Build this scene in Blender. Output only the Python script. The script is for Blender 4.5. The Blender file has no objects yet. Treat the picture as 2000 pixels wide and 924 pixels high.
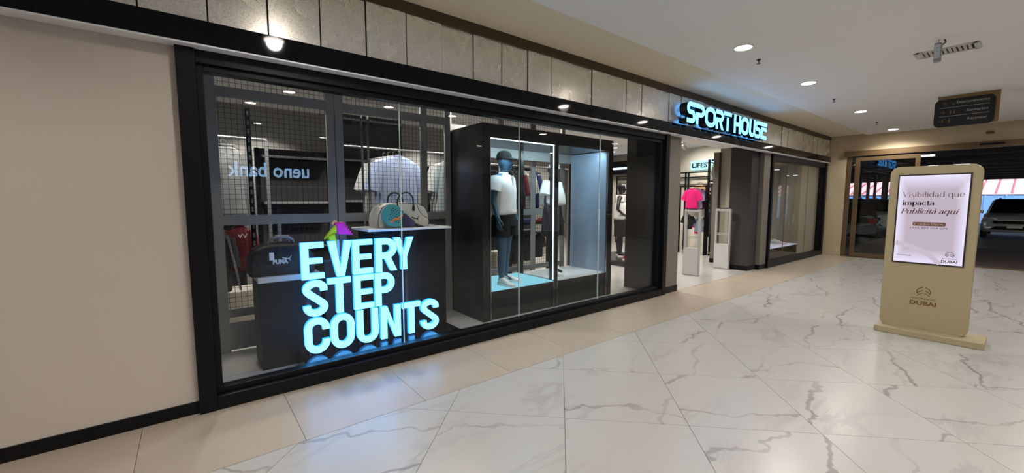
import bpy, bmesh, math, random
from mathutils import Vector, Matrix, Euler
random.seed(7)
S = bpy.context.scene
COL = S.collection
PI = math.pi

# ------------------------------------------------------------------ camera
cam_data = bpy.data.cameras.new('camera')
cam_data.sensor_width = 36.0
cam_data.lens = 795.6 / 2000 * 36
cam_data.clip_start = 0.05
cam_data.clip_end = 500
cam = bpy.data.objects.new('camera', cam_data)
COL.objects.link(cam)
_p, _y = math.radians(5.07), math.radians(51.69)
fw = Vector((math.cos(_y) * math.cos(_p), math.sin(_y) * math.cos(_p), -math.sin(_p)))
rt = Vector((math.sin(_y), -math.cos(_y), 0))
up = rt.cross(fw)
M4 = Matrix((rt, up, -fw)).transposed().to_4x4()
M4.translation = (0, 0, 1.55)
cam.matrix_world = M4
S.camera = cam

# ------------------------------------------------------------------ daylight, exposure
world = bpy.data.worlds.new('daylight')
S.world = world
world.use_nodes = True
wn = world.node_tree
wn.nodes.clear()
sky = wn.nodes.new('ShaderNodeTexSky')
sky.sky_type = 'NISHITA'
sky.sun_elevation = math.radians(38)
sky.sun_rotation = math.radians(200)
sky.sun_disc = False
bg = wn.nodes.new('ShaderNodeBackground')
bg.inputs['Strength'].default_value = 0.40
wo = wn.nodes.new('ShaderNodeOutputWorld')
wn.links.new(sky.outputs[0], bg.inputs[0])
wn.links.new(bg.outputs[0], wo.inputs[0])
sun_d = bpy.data.lights.new('sun', 'SUN')
sun_d.energy = 6.0
sun_d.angle = 0.01
sun = bpy.data.objects.new('sun', sun_d)
COL.objects.link(sun)
sun.rotation_euler = (math.radians(20), math.radians(-48), 0)
sun.location = (40, 0, 30)
S.view_settings.view_transform = 'Standard'
S.view_settings.look = 'None'
S.view_settings.gamma = 1
S.view_settings.exposure = 0.06
S.view_settings.use_curve_mapping = False
DOWN_W = 101.0          # mall downlights
STORE_W = 190.0         # shop ceiling spots

# ------------------------------------------------------------------ materials
def lin(c):
    c = c / 255.0
    return c / 12.92 if c <= 0.04045 else ((c + 0.055) / 1.055) ** 2.4
def rgb(r, g, b):
    return (lin(r), lin(g), lin(b), 1)
MATS = {}
def mat(name, col, rough=0.5, metal=0.0, emit=None, es=0.0, bump=0.0, bscale=60.0, vary=0.0, vscale=8.0, spec=0.5, coat=0.0):
    if name in MATS:
        return MATS[name]
    m = bpy.data.materials.new(name)
    m.use_nodes = True
    nt = m.node_tree
    b = nt.nodes['Principled BSDF']
    c = rgb(*col)
    b.inputs['Base Color'].default_value = c
    b.inputs['Roughness'].default_value = rough
    b.inputs['Metallic'].default_value = metal
    b.inputs['Specular IOR Level'].default_value = spec
    b.inputs['Coat Weight'].default_value = coat
    m.diffuse_color = c
    if emit is not None:
        b.inputs['Emission Color'].default_value = rgb(*emit)
        b.inputs['Emission Strength'].default_value = es
    if bump or vary:
        tc = nt.nodes.new('ShaderNodeTexCoord')
        if vary:
            n = nt.nodes.new('ShaderNodeTexNoise')
            n.inputs['Scale'].default_value = vscale
            n.inputs['Detail'].default_value = 6
            nt.links.new(tc.outputs['Object'], n.inputs['Vector'])
            mr = nt.nodes.new('ShaderNodeMapRange')
            mr.inputs['From Min'].default_value = 0.3
            mr.inputs['From Max'].default_value = 0.7
            mr.inputs['To Min'].default_value = 1 - vary
            mr.inputs['To Max'].default_value = 1 + vary
            nt.links.new(n.outputs['Fac'], mr.inputs['Value'])
            mx = nt.nodes.new('ShaderNodeVectorMath')
            mx.operation = 'SCALE'
            mx.inputs[0].default_value = c[:3]
            nt.links.new(mr.outputs[0], mx.inputs['Scale'])
            nt.links.new(mx.outputs[0], b.inputs['Base Color'])
        if bump:
            n2 = nt.nodes.new('ShaderNodeTexNoise')
            n2.inputs['Scale'].default_value = bscale
            n2.inputs['Detail'].default_value = 4
            nt.links.new(tc.outputs['Object'], n2.inputs['Vector'])
            bp = nt.nodes.new('ShaderNodeBump')
            bp.inputs['Strength'].default_value = bump
            bp.inputs['Distance'].default_value = 0.01
            nt.links.new(n2.outputs['Fac'], bp.inputs['Height'])
            nt.links.new(bp.outputs[0], b.inputs['Normal'])
    MATS[name] = m
    return m

def glow(name, col, s):
    if name in MATS:
        return MATS[name]
    m = bpy.data.materials.new(name)
    m.use_nodes = True
    nt = m.node_tree
    nt.nodes.clear()
    e = nt.nodes.new('ShaderNodeEmission')
    e.inputs[0].default_value = rgb(*col)
    e.inputs[1].default_value = s
    o = nt.nodes.new('ShaderNodeOutputMaterial')
    nt.links.new(e.outputs[0], o.inputs[0])
    m.diffuse_color = rgb(*col)
    MATS[name] = m
    return m

def glass(name, tint=(1, 1, 1), refl=0.04):
    m = bpy.data.materials.new(name)
    m.use_nodes = True
    nt = m.node_tree
    nt.nodes.clear()
    lw = nt.nodes.new('ShaderNodeLayerWeight')
    lw.inputs['Blend'].default_value = 0.5
    pw = nt.nodes.new('ShaderNodeMath'); pw.operation = 'POWER'; pw.inputs[1].default_value = 5
    nt.links.new(lw.outputs['Facing'], pw.inputs[0])
    ma = nt.nodes.new('ShaderNodeMath'); ma.operation = 'MULTIPLY_ADD'
    ma.inputs[1].default_value = 1 - refl; ma.inputs[2].default_value = refl
    nt.links.new(pw.outputs[0], ma.inputs[0])
    tr = nt.nodes.new('ShaderNodeBsdfTransparent'); tr.inputs[0].default_value = (*tint, 1)
    gl = nt.nodes.new('ShaderNodeBsdfGlossy'); gl.inputs['Roughness'].default_value = 0.0
    mx = nt.nodes.new('ShaderNodeMixShader')
    nt.links.new(ma.outputs[0], mx.inputs[0])
    nt.links.new(tr.outputs[0], mx.inputs[1])
    nt.links.new(gl.outputs[0], mx.inputs[2])
    o = nt.nodes.new('ShaderNodeOutputMaterial')
    nt.links.new(mx.outputs[0], o.inputs[0])
    MATS[name] = m
    return m

def marble():
    m = bpy.data.materials.new('white_marble')
    m.use_nodes = True
    nt = m.node_tree
    L = nt.links
    b = nt.nodes['Principled BSDF']
    tc = nt.nodes.new('ShaderNodeTexCoord')
    oi = nt.nodes.new('ShaderNodeObjectInfo')
    sc = nt.nodes.new('ShaderNodeMath'); sc.operation = 'MULTIPLY'; sc.inputs[1].default_value = 37.0
    L.new(oi.outputs['Random'], sc.inputs[0])
    ad = nt.nodes.new('ShaderNodeVectorMath'); ad.operation = 'ADD'
    cb = nt.nodes.new('ShaderNodeCombineXYZ')
    L.new(sc.outputs[0], cb.inputs['Z'])
    rot = nt.nodes.new('ShaderNodeMapping')
    rot.inputs['Rotation'].default_value = (0, 0, math.radians(-22))
    rot.inputs['Scale'].default_value = (0.5, 1.55, 1)
    L.new(tc.outputs['Object'], rot.inputs['Vector'])
    L.new(rot.outputs[0], ad.inputs[0]); L.new(cb.outputs[0], ad.inputs[1])
    def vein(scale, width, detail, dist, seed):
        n = nt.nodes.new('ShaderNodeTexNoise')
        n.inputs['Scale'].default_value = scale
        n.inputs['Detail'].default_value = detail
        n.inputs['Distortion'].default_value = dist
        n.inputs['Roughness'].default_value = 0.6
        a2 = nt.nodes.new('ShaderNodeVectorMath'); a2.operation = 'ADD'
        a2.inputs[1].default_value = (seed, seed * 2, seed)
        L.new(ad.outputs[0], a2.inputs[0]); L.new(a2.outputs[0], n.inputs['Vector'])
        s = nt.nodes.new('ShaderNodeMath'); s.operation = 'SUBTRACT'; s.inputs[1].default_value = 0.5
        L.new(n.outputs['Fac'], s.inputs[0])
        ab = nt.nodes.new('ShaderNodeMath'); ab.operation = 'ABSOLUTE'
        L.new(s.outputs[0], ab.inputs[0])
        mr = nt.nodes.new('ShaderNodeMapRange'); mr.interpolation_type = 'SMOOTHERSTEP'
        mr.inputs['From Min'].default_value = 0; mr.inputs['From Max'].default_value = width
        mr.inputs['To Min'].default_value = 1; mr.inputs['To Max'].default_value = 0
        L.new(ab.outputs[0], mr.inputs['Value'])
        return mr.outputs[0]
    def band(scale, lo, dist, seed, turn):
        mp = nt.nodes.new('ShaderNodeMapping')
        mp.inputs['Rotation'].default_value = (0, 0, math.radians(turn))
        mp.inputs['Location'].default_value = (seed, seed*1.7, seed)
        L.new(plain.outputs[0], mp.inputs['Vector'])
        w = nt.nodes.new('ShaderNodeTexWave')
        w.wave_type = 'BANDS'; w.bands_direction = 'X'; w.wave_profile = 'SIN'
        w.inputs['Scale'].default_value = scale
        w.inputs['Distortion'].default_value = dist
        w.inputs['Detail'].default_value = 6
        w.inputs['Detail Scale'].default_value = 1.1
        w.inputs['Detail Roughness'].default_value = 0.62
        L.new(mp.outputs[0], w.inputs['Vector'])
        mr = nt.nodes.new('ShaderNodeMapRange'); mr.interpolation_type = 'SMOOTHERSTEP'
        mr.inputs['From Min'].default_value = lo; mr.inputs['From Max'].default_value = 1.0
        L.new(w.outputs['Fac'], mr.inputs['Value'])
        return mr.outputs[0]
    plain = nt.nodes.new('ShaderNodeVectorMath'); plain.operation = 'ADD'
    cp_ = nt.nodes.new('ShaderNodeCombineXYZ')
    L.new(sc.outputs[0], cp_.inputs['X']); L.new(sc.outputs[0], cp_.inputs['Z'])
    L.new(tc.outputs['Object'], plain.inputs[0]); L.new(cp_.outputs[0], plain.inputs[1])
    v1 = band(.30, .9965, 4.2, 0.0, 76)
    v3 = band(.24, .998, 5.5, 3.1, 125)
    v2 = vein(1.2, 0.04, 6, 0.3, 5.3)
    msk = nt.nodes.new('ShaderNodeTexNoise'); msk.inputs['Scale'].default_value = 1.5; msk.inputs['Detail'].default_value = 3
    L.new(ad.outputs[0], msk.inputs['Vector'])
    mm = nt.nodes.new('ShaderNodeMapRange'); mm.inputs['From Min'].default_value = 0.44; mm.inputs['From Max'].default_value = 0.66
    L.new(msk.outputs['Fac'], mm.inputs['Value'])
    def mul(a, k):
        x = nt.nodes.new('ShaderNodeMath'); x.operation = 'MULTIPLY'
        L.new(a, x.inputs[0])
        if isinstance(k, float): x.inputs[1].default_value = k
        else: L.new(k, x.inputs[1])
        return x.outputs[0]
    base = nt.nodes.new('ShaderNodeRGB'); base.outputs[0].default_value = rgb(167, 164, 159)
    def mix(fac, a, col):
        x = nt.nodes.new('ShaderNodeMix'); x.data_type = 'RGBA'
        L.new(fac, x.inputs['Factor']); L.new(a, x.inputs['A']); x.inputs['B'].default_value = rgb(*col)
        return x.outputs['Result']
    c = mix(mul(mul(v2, mm.outputs[0]), 0.34), base.outputs[0], (124, 121, 120))
    m2 = nt.nodes.new('ShaderNodeMapRange'); m2.inputs['From Min'].default_value = 0.36; m2.inputs['From Max'].default_value = 0.6; m2.inputs['To Min'].default_value = .12
    L.new(msk.outputs['Fac'], m2.inputs['Value'])
    c = mix(mul(mul(v1, m2.outputs[0]), 0.66), c, (104, 100, 99))
    c = mix(mul(mul(v3, m2.outputs[0]), 0.55), c, (112, 104, 98))
    L.new(c, b.inputs['Base Color'])
    b.inputs['Roughness'].default_value = 0.27
    b.inputs['Specular IOR Level'].default_value = 0.4
    MATS['white_marble'] = m
    return m

def galvanised():
    m = bpy.data.materials.new('galvanised_metal')
    m.use_nodes = True
    nt = m.node_tree; L = nt.links
    b = nt.nodes['Principled BSDF']
    tc = nt.nodes.new('ShaderNodeTexCoord')
    geo = nt.nodes.new('ShaderNodeNewGeometry')
    n = nt.nodes.new('ShaderNodeTexNoise'); n.inputs['Scale'].default_value = 95; n.inputs['Detail'].default_value = 5; n.inputs['Roughness'].default_value = .7
    L.new(geo.outputs['Position'], n.inputs['Vector'])
    r = nt.nodes.new('ShaderNodeValToRGB')
    r.color_ramp.elements[0].position = 0.36; r.color_ramp.elements[0].color = rgb(196, 190, 178)
    r.color_ramp.elements[1].position = 0.50; r.color_ramp.elements[1].color = rgb(240, 236, 226)
    L.new(n.outputs['Fac'], r.inputs[0]); L.new(r.outputs[0], b.inputs['Base Color'])
    n2 = nt.nodes.new('ShaderNodeTexNoise'); n2.inputs['Scale'].default_value = 6; n2.inputs['Detail'].default_value = 4
    L.new(geo.outputs['Position'], n2.inputs['Vector'])
    mr = nt.nodes.new('ShaderNodeMapRange'); mr.inputs['To Min'].default_value = .24; mr.inputs['To Max'].default_value = .30
    L.new(n2.outputs['Fac'], mr.inputs['Value']); L.new(mr.outputs[0], b.inputs['Roughness'])
    b.inputs['Metallic'].default_value = 0.45
    bp = nt.nodes.new('ShaderNodeBump'); bp.inputs['Strength'].default_value = .10; bp.inputs['Distance'].default_value = .003
    L.new(n.outputs['Fac'], bp.inputs['Height']); L.new(bp.outputs[0], b.inputs['Normal'])
    MATS['galvanised_metal'] = m
    return m

M_MARBLE = marble()
M_GALV = galvanised()
M_GLASS = glass('shop_glass', (0.95, 0.96, 0.96), 0.02)
M_DGLASS = glass('door_glass', (0.86, 0.87, 0.86))
M_WALL = mat('beige_plaster', (192, 180, 169), .85, bump=.04, bscale=90)
M_CEIL = mat('white_ceiling', (230, 228, 224), .9)
M_SOFF = mat('cream_soffit', (222, 210, 186), .9)
M_BEIGE = mat('beige_porcelain', (164, 151, 135), .33, vary=.035, vscale=3)
M_GROUT = mat('dark_grout', (95, 85, 76), .9)
M_BLACK = mat('black_paint', (11, 11, 13), .42, spec=.22)
M_GBLACK = mat('gloss_black', (7, 7, 10), .05, spec=.2)
M_GREY = mat('grey_lip', (226, 226, 230), .45)
M_TAUPE = mat('taupe_plaster', (112, 105, 96), .8)
M_DARKP = mat('charcoal_panel', (50, 47, 46), .6)
M_BROWN = mat('bronze_trim', (84, 68, 48), .45, metal=.4)
M_OLIVE = mat('end_wall_plaster', (186, 170, 142), .85, bump=.03, bscale=90)
M_STEEL = mat('brushed_steel', (180, 182, 184), .25, metal=1)
M_SCREEN = mat('graphite_steel', (138, 137, 135), .42, metal=.2)
M_WIRE = mat('black_wire', (38, 38, 40), .4, metal=.5)
M_CASE = mat('dark_laminate', (31, 29, 28), .25, vary=.06, vscale=5)
M_PED = mat('pedestal_black', (13, 13, 16), .5, spec=.2)
M_CASEIN = mat('grey_laminate', (150, 155, 162), .4)
M_PLAT = mat('white_platform', (225, 228, 230), .3)
M_STILE = mat('store_tile', (176, 172, 166), .16)
M_SWALL = mat('store_cream_wall', (206, 197, 182), .8)
M_SGREY = mat('store_grey_wall', (150, 147, 142), .8)
M_SCEIL = mat('store_ceiling', (224, 221, 216), .9)
M_CYAN = glow('cyan_white_led', (82, 174, 255), 6.5)
M_LED = glow('led_strip', (205, 235, 255), 6.0)
M_LAMP = glow('warm_lamp', (255, 245, 232), 55.0)
M_WHITE = mat('white_cloth', (228, 228, 226), .85, bump=.5, bscale=18)
M_BLACKCL = mat('black_cloth', (11, 11, 13), .9, bump=.4, bscale=20)
M_RUB = mat('white_rubber', (226, 226, 224), .5)
M_GOLD = mat('gold_print', (124, 96, 40), .4, metal=.3)

# ------------------------------------------------------------------ mesh helpers
class MB:
    def __init__(s):
        s.v = []; s.f = []
    def add(s, vs, fs):
        n = len(s.v)
        s.v += [tuple(v) for v in vs]
        s.f += [tuple(i + n for i in f) for f in fs]
        return s
    def box(s, x0, x1, y0, y1, z0, z1):
        x0, x1 = min(x0, x1), max(x0, x1); y0, y1 = min(y0, y1), max(y0, y1); z0, z1 = min(z0, z1), max(z0, z1)
        return s.add([(x0,y0,z0),(x1,y0,z0),(x1,y1,z0),(x0,y1,z0),(x0,y0,z1),(x1,y0,z1),(x1,y1,z1),(x0,y1,z1)],
                     [(3,2,1,0),(4,5,6,7),(0,1,5,4),(1,2,6,5),(2,3,7,6),(3,0,4,7)])
    def prism(s, pts, o, u, v, n, d):
        """2D polygon laid at o with axes u, v; thickness d along n."""
        o, u, v, n = Vector(o), Vector(u), Vector(v), Vector(n)
        k = len(pts)
        area = sum(pts[i][0]*pts[(i+1)%k][1]-pts[(i+1)%k][0]*pts[i][1] for i in range(k))
        if (area < 0) != (u.cross(v).dot(n) < 0):
            pts = pts[::-1]
        a = [o + u*p[0] + v*p[1] for p in pts]
        b = [q + n*d for q in a]
        fs = [tuple(range(k-1,-1,-1)), tuple(range(k,2*k))]
        fs += [(i,(i+1)%k,k+(i+1)%k,k+i) for i in range(k)]
        return s.add(a+b, fs)
    def tube(s, path, r, n=8, cap=True, closed=False, sq=1.0):
        path = [Vector(p) for p in path]
        k = len(path)
        rr = r if isinstance(r, (list, tuple)) else [r]*k
        rings = []
        prev = None
        for i, p in enumerate(path):
            if closed:
                t = path[(i+1)%k]-path[i-1]
            else:
                t = path[min(i+1,k-1)]-path[max(i-1,0)]
            t = t.normalized() if t.length > 1e-9 else Vector((0,0,1))
            if prev is None:
                a = Vector((0,0,1)) if abs(t.z) < .9 else Vector((1,0,0))
                a = (a - t*a.dot(t)).normalized()
            else:
                a = prev - t*prev.dot(t)
                a = a.normalized() if a.length > 1e-6 else prev
            prev = a
            b = t.cross(a)
            rings.append([p + (a*math.cos(2*PI*j/n) + b*math.sin(2*PI*j/n)*sq)*rr[i] for j in range(n)])
        return s.rings(rings, cap and not closed, closed)
    def rings(s, rings, cap=True, closed=False):
        n = len(rings[0]); k = len(rings)
        vs = [p for r in rings for p in r]
        fs = []
        for i in range(k if closed else k-1):
            i2 = (i+1) % k
            for j in range(n):
                j2 = (j+1) % n
                fs.append((i*n+j, i*n+j2, i2*n+j2, i2*n+j))
        if cap:
            fs.append(tuple(range(n-1,-1,-1)))
            fs.append(tuple((k-1)*n+j for j in range(n)))
        return s.add(vs, fs)
    def loft(s, secs, n=16, p=2.0, cap=True):
        """secs: (cx, cy, z, rx, ry) horizontal super-ellipse sections."""
        rings = []
        for (cx, cy, z, rx, ry) in secs:
            ring = []
            for j in range(n):
                a = 2*PI*j/n
                c, q = math.cos(a), math.sin(a)
                ring.append((cx + rx*math.copysign(abs(c)**(2/p), c), cy + ry*math.copysign(abs(q)**(2/p), q), z))
            rings.append(ring)
        return s.rings(rings, cap)
    def cyl(s, x, y, z0, z1, r, n=16):
        return s.loft([(x,y,z0,r,r),(x,y,z1,r,r)], n)
    def lathe(s, prof, c=(0,0,0), n=20):
        return s.loft([(c[0],c[1],c[2]+z,r,r) for r, z in prof], n)
    def stroke(s, path, t, o, u, v, n, d, closed=False):
        """flat ribbon of width t along a 2D path, extruded d along n."""
        P = [Vector(p).to_2d() if len(p) > 2 else Vector(p) for p in path]
        k = len(P)
        Lp, Rp = [], []
        for i in range(k):
            if closed:
                a, b, c = P[i-1], P[i], P[(i+1)%k]
            else:
                a, b, c = P[max(i-1,0)], P[i], P[min(i+1,k-1)]
            d1 = (b-a).normalized() if (b-a).length > 1e-9 else (c-b).normalized()
            d2 = (c-b).normalized() if (c-b).length > 1e-9 else d1
            n1 = Vector((-d1.y, d1.x)); n2 = Vector((-d2.y, d2.x))
            m = n1+n2
            m = m.normalized() if m.length > 1e-6 else n1
            w = (t[i] if isinstance(t, (list, tuple)) else t)/2/max(.35, m.dot(n1))
            Lp.append(b+m*w); Rp.append(b-m*w)
        o, u, v, n = Vector(o), Vector(u), Vector(v), Vector(n)
        A = [o+u*p.x+v*p.y for p in Lp]; B = [o+u*p.x+v*p.y for p in Rp]
        if u.cross(v).dot(n) < 0:
            A, B = B, A
        rings = [[B[i], A[i], A[i]+n*d, B[i]+n*d] for i in range(k)]
        return s.rings(rings, not closed, closed)
    def build(s, name, m, parent=None, smooth=False, bevel=0.0, seg=2, local=False, subsurf=0, kind=None):
        me = bpy.data.meshes.new(name)
        off = Vector((0,0,0))
        if parent is not None:
            if not local:
                q = parent
                while q is not None:
                    off += q.location; q = q.parent
        elif not local:
            xs = [v[0] for v in s.v]; ys = [v[1] for v in s.v]; zs = [v[2] for v in s.v]
            off = Vector(((min(xs)+max(xs))/2, (min(ys)+max(ys))/2, min(zs)))
        me.from_pydata([(v[0]-off.x, v[1]-off.y, v[2]-off.z) for v in s.v], [], s.f)
        me.materials.append(m)
        if smooth:
            me.polygons.foreach_set('use_smooth', [True]*len(me.polygons))
            try: me.set_sharp_from_angle(angle=math.radians(50))
            except Exception: pass
        o = bpy.data.objects.new(name, me)
        COL.objects.link(o)
        if parent is not None: o.parent = parent
        elif not local: o.location = off
        if bevel:
            bm = o.modifiers.new('Bevel', 'BEVEL'); bm.width = bevel; bm.segments = seg; bm.limit_method = 'ANGLE'
        if subsurf:
            sm = o.modifiers.new('Subdivision', 'SUBSURF'); sm.levels = subsurf; sm.render_levels = subsurf
        if kind: o['kind'] = kind
        return o

def B(*a): return MB().box(*a)
def tag(o, label, cat, group=None, kind=None):
    o['label'] = label; o['category'] = cat
    if group: o['group'] = group
    if kind: o['kind'] = kind
    return o
def thing(name, label, cat, loc=(0,0,0), rz=0.0, group=None):
    o = bpy.data.objects.new(name, None); COL.objects.link(o)
    o.empty_display_size = .1
    o.location = loc; o.rotation_euler = (0,0,rz)
    return tag(o, label, cat, group)
def struct(o):
    o['kind'] = 'structure'; return o
def dup(root, loc, rz=None, label=None, group=None, scale=None):
    r = root.copy(); COL.objects.link(r); r.location = loc
    if rz is not None: r.rotation_euler = (0,0,rz)
    if label: r['label'] = label
    if group: r['group'] = group
    if scale: r.scale = scale
    for ch in list(root.children):
        c = ch.copy(); COL.objects.link(c); c.parent = r
        for g in list(ch.children):
            d = g.copy(); COL.objects.link(d); d.parent = c
    return r
def arc(cx, cy, rx, ry, a0, a1, n=10):
    return [(cx+rx*math.cos(math.radians(a0+(a1-a0)*i/n)), cy+ry*math.sin(math.radians(a0+(a1-a0)*i/n))) for i in range(n+1)]
def rrect(x0, x1, y0, y1, r, n=6):
    return arc(x1-r,y1-r,r,r,0,90,n)+arc(x0+r,y1-r,r,r,90,180,n)+arc(x0+r,y0+r,r,r,180,270,n)+arc(x1-r,y0+r,r,r,270,360,n)

def text(s, name, m, parent, o, u, v, w, h, thick=.002, shear=0.0, bold=0.0, local=False):
    """flat print of the words s, its ink box scaled to w by h, lower left corner at o."""
    cu = bpy.data.curves.new('words', 'FONT')
    cu.body = s; cu.resolution_u = 3; cu.offset = bold; cu.shear = shear
    t = bpy.data.objects.new('words', cu); COL.objects.link(t)
    bpy.context.view_layer.update()
    me = bpy.data.meshes.new_from_object(t.evaluated_get(bpy.context.evaluated_depsgraph_get()))
    bpy.data.objects.remove(t); bpy.data.curves.remove(cu)
    xs = [q.co.x for q in me.vertices]; ys = [q.co.y for q in me.vertices]
    x0, x1, y0, y1 = min(xs), max(xs), min(ys), max(ys)
    o, u, v = Vector(o), Vector(u), Vector(v)
    n = u.cross(v)
    b = MB()
    pts = [o + u*((q.co.x-x0)/(x1-x0)*w) + v*((q.co.y-y0)/(y1-y0)*h) + n*thick for q in me.vertices]
    b.add(pts, [tuple(p.vertices) for p in me.polygons])
    bpy.data.meshes.remove(me)
    return b.build(name, m, parent, local=local)

X1, Y1, Z1 = (1,0,0), (0,1,0), (0,0,1)

# ================================================================== THE SETTING
# floor: concrete bed with every porcelain tile laid on it
floor = struct(B(-5, 14.4, -6, 3.67, -.12, -.006).build('floor', M_GROUT))
T = .85
def clip(poly, a, b, c):
    out = []
    for i in range(len(poly)):
        p, q = poly[i], poly[(i+1) % len(poly)]
        dp, dq = a*p[0]+b*p[1]-c, a*q[0]+b*q[1]-c
        if dp <= 0: out.append(p)
        if (dp < 0 < dq) or (dq < 0 < dp):
            t = dp/(dp-dq)
            out.append((p[0]+(q[0]-p[0])*t, p[1]+(q[1]-p[1])*t))
    return out
s2 = math.sqrt(.5)
g = .0016
full = None
def poly_tile(poly, m):
    cx = sum(p[0] for p in poly)/len(poly); cy = sum(p[1] for p in poly)/len(poly)
    o = MB().prism([(p[0]-cx, p[1]-cy) for p in poly], (0,0,-.006), X1, Y1, Z1, .006).build('tile', m, floor, local=True)
    o.location = (cx-floor.location.x, cy-floor.location.y, -floor.location.z)
    return o
floor_z = floor.location.z
for i in range(-14, 20):
    for j in range(-22, 10):
        u0, v0 = 2.81+i*T, -.05+j*T
        sq = [(u0+g,v0+g),(u0+T-g,v0+g),(u0+T-g,v0+T-g),(u0+g,v0+T-g)]
        poly = [((u-v)*s2, (u+v)*s2) for u, v in sq]
        cx = sum(p[0] for p in poly)/4; cy = sum(p[1] for p in poly)/4
        if cx < -2.4 or cx > 15 or cy > 3.6 or cy < -4.4 or cy < -1.2-max(0, 2.2-abs(cx-6))*0 and cx < -1: continue
        inside = all(p[1] < 2.797 and p[0] < 14.28 for p in poly)
        if inside:
            if full is None:
                full = poly_tile(poly, M_MARBLE)
            else:
                o = full.copy(); COL.objects.link(o)
                o.location = (cx-floor.location.x, cy-floor.location.y, -floor.location.z)
        else:
            q = clip(poly, 0, 1, 2.797)
            q = clip(q, 1, 0, 14.28) if q else q
            if len(q) >= 3 and abs(sum(q[k][0]*q[(k+1)%len(q)][1]-q[(k+1)%len(q)][0]*q[k][1] for k in range(len(q)))) > .002:
                poly_tile(q, M_MARBLE)
M_MARB2 = M_MARBLE
b = MB().box(-5, -2.9, -6, 2.797, -.006, 0).box(-2.9, 14.28, -6, -4.6, -.006, -.0005)
o = b.build('outer_paving', M_MARBLE, floor)
bx = .513-6*.846
while bx < 14.2:
    x0, x1 = max(bx, -5)+g, min(bx+.846, 14.29)-g
    if x1 > x0: poly_tile([(x0,2.8+g),(x1,2.8+g),(x1,3.66),(x0,3.66)], M_BEIGE)
    bx += .846

# shop floor
sfloor = struct(B(-.7, 14.3, 3.67, 12.2, -.12, -.006).build('floor_shop', M_GROUT))
t0 = None
for i in range(25):
    for j in range(14):
        x0, y0 = -.7+i*.6, 3.672+j*.6
        if j > 5 and not (14 < i < 22): continue
        if t0 is None:
            t0 = B(g, .6-g, g, .6-g, 0, .006).build('tile', M_STILE, sfloor, local=True); o = t0
        else:
            o = t0.copy(); COL.objects.link(o)
        o.location = (x0-sfloor.location.x, y0-sfloor.location.y, -.006-sfloor.location.z)
B(-.7, 14.3, 7.272, 12.2, -.006, -.001).build('far_paving', M_STILE, sfloor)

# ceilings
struct(B(-5, 14.4, -6, 2.83, 3.295, 3.45).build('ceiling', M_CEIL))
struct(B(-5, 14.4, 2.83, 3.7, 3.325, 3.45).build('ceiling_soffit', M_SOFF))
struct(B(-.7, 14.3, 3.83, 12.2, 3.2, 3.3).build('ceiling_shop', M_SCEIL))

# plaster wall left of the shop front with its black baseboard
wl = struct(B(-5, -.002, 3.67, 3.85, 0, 2.7).build('wall_front', M_WALL))
struct(B(-5, -.004, 3.655, 3.67, 0, .088).build('baseboard_front', M_BLACK))
struct(B(-5, 14.3, 3.66, 3.83, 2.7, 3.33).build('wall_upper', M_DARKP))
# black fascia with its grey underside
fas = struct(MB().prism([(3.544,2.604),(3.66,2.604),(3.66,2.762),(3.5525,2.762)], (-5,0,0), Y1, Z1, X1, 19.22).build('trim_1', M_GBLACK))
B(-5, 14.22, 3.546, 3.668, 2.592, 2.603).build('lip', M_GREY, fas)
for jx in (-.62, 2.83, 6.3, 9.75): B(jx-.0012, jx+.0012, 3.5435, 3.546, 2.604, 2.66).build('joint', M_BLACK, fas)
struct(B(-5, 14.29, 3.58, 3.66, 3.225, 3.325).build('trim_2', M_BROWN))
# metal cladding above the fascia
clad = struct(B(-5, 14.29, 3.625, 3.66, 2.762, 3.225).build('wall_cladding', M_DARKP))
px = 1.621-.3625*11
pm = None
while px < 14.25:
    w = min(.3625, 14.285-px)
    if w > .1:
        if pm is None or w < .36:
            pm2 = B(.0055, w-.0055, 0, .012, 2.70, 3.224).build('panel', M_GALV, clad, local=True)
            if pm is None: pm = pm2
            o = pm2
        else:
            o = pm.copy(); COL.objects.link(o)
        o.location = (px-clad.location.x, 3.600-clad.location.y, -clad.location.z)
        o.rotation_euler = (random.uniform(-.004,.004), 0, random.uniform(-.006,.006))
    px += .3625

# ---------------- big shop window
w1 = struct(B(.0, 6.08, 3.66, 3.70, 2.50, 2.592).build('window_1', M_BLACK))
def fr(*a): return B(*a).build('frame', M_BLACK, w1, bevel=.004)
fr(-.022, .085, 3.615, 3.79, 0, 2.592)
fr(5.975, 6.08, 3.615, 3.79, 0, 2.592)
fr(.085, 5.975, 3.618, 3.79, 0, .105)
fr(.085, 5.975, 3.64, 3.79, 2.502, 2.592)
fr(.085, .127, 3.67, 3.76, .105, 2.502)
fr(5.90, 5.975, 3.67, 3.76, .105, 2.502)
fr(.127, 5.90, 3.67, 3.76, .105, .15)
fr(.127, 5.90, 3.67, 3.76, 2.455, 2.502)
for a, c in ((.127,1.588),(1.594,3.046),(3.052,4.49),(4.496,5.90)):
    B(a, c, 3.722, 3.732, .15, 2.455).build('glass_pane', M_GLASS, w1)
M_EDGE = mat('glass_edge', (205, 218, 218), .3)
for a in (1.588, 3.046, 4.49):
    B(a, a+.006, 3.719, 3.735, .15, 2.455).build('glass_joint', M_EDGE, w1)

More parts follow.
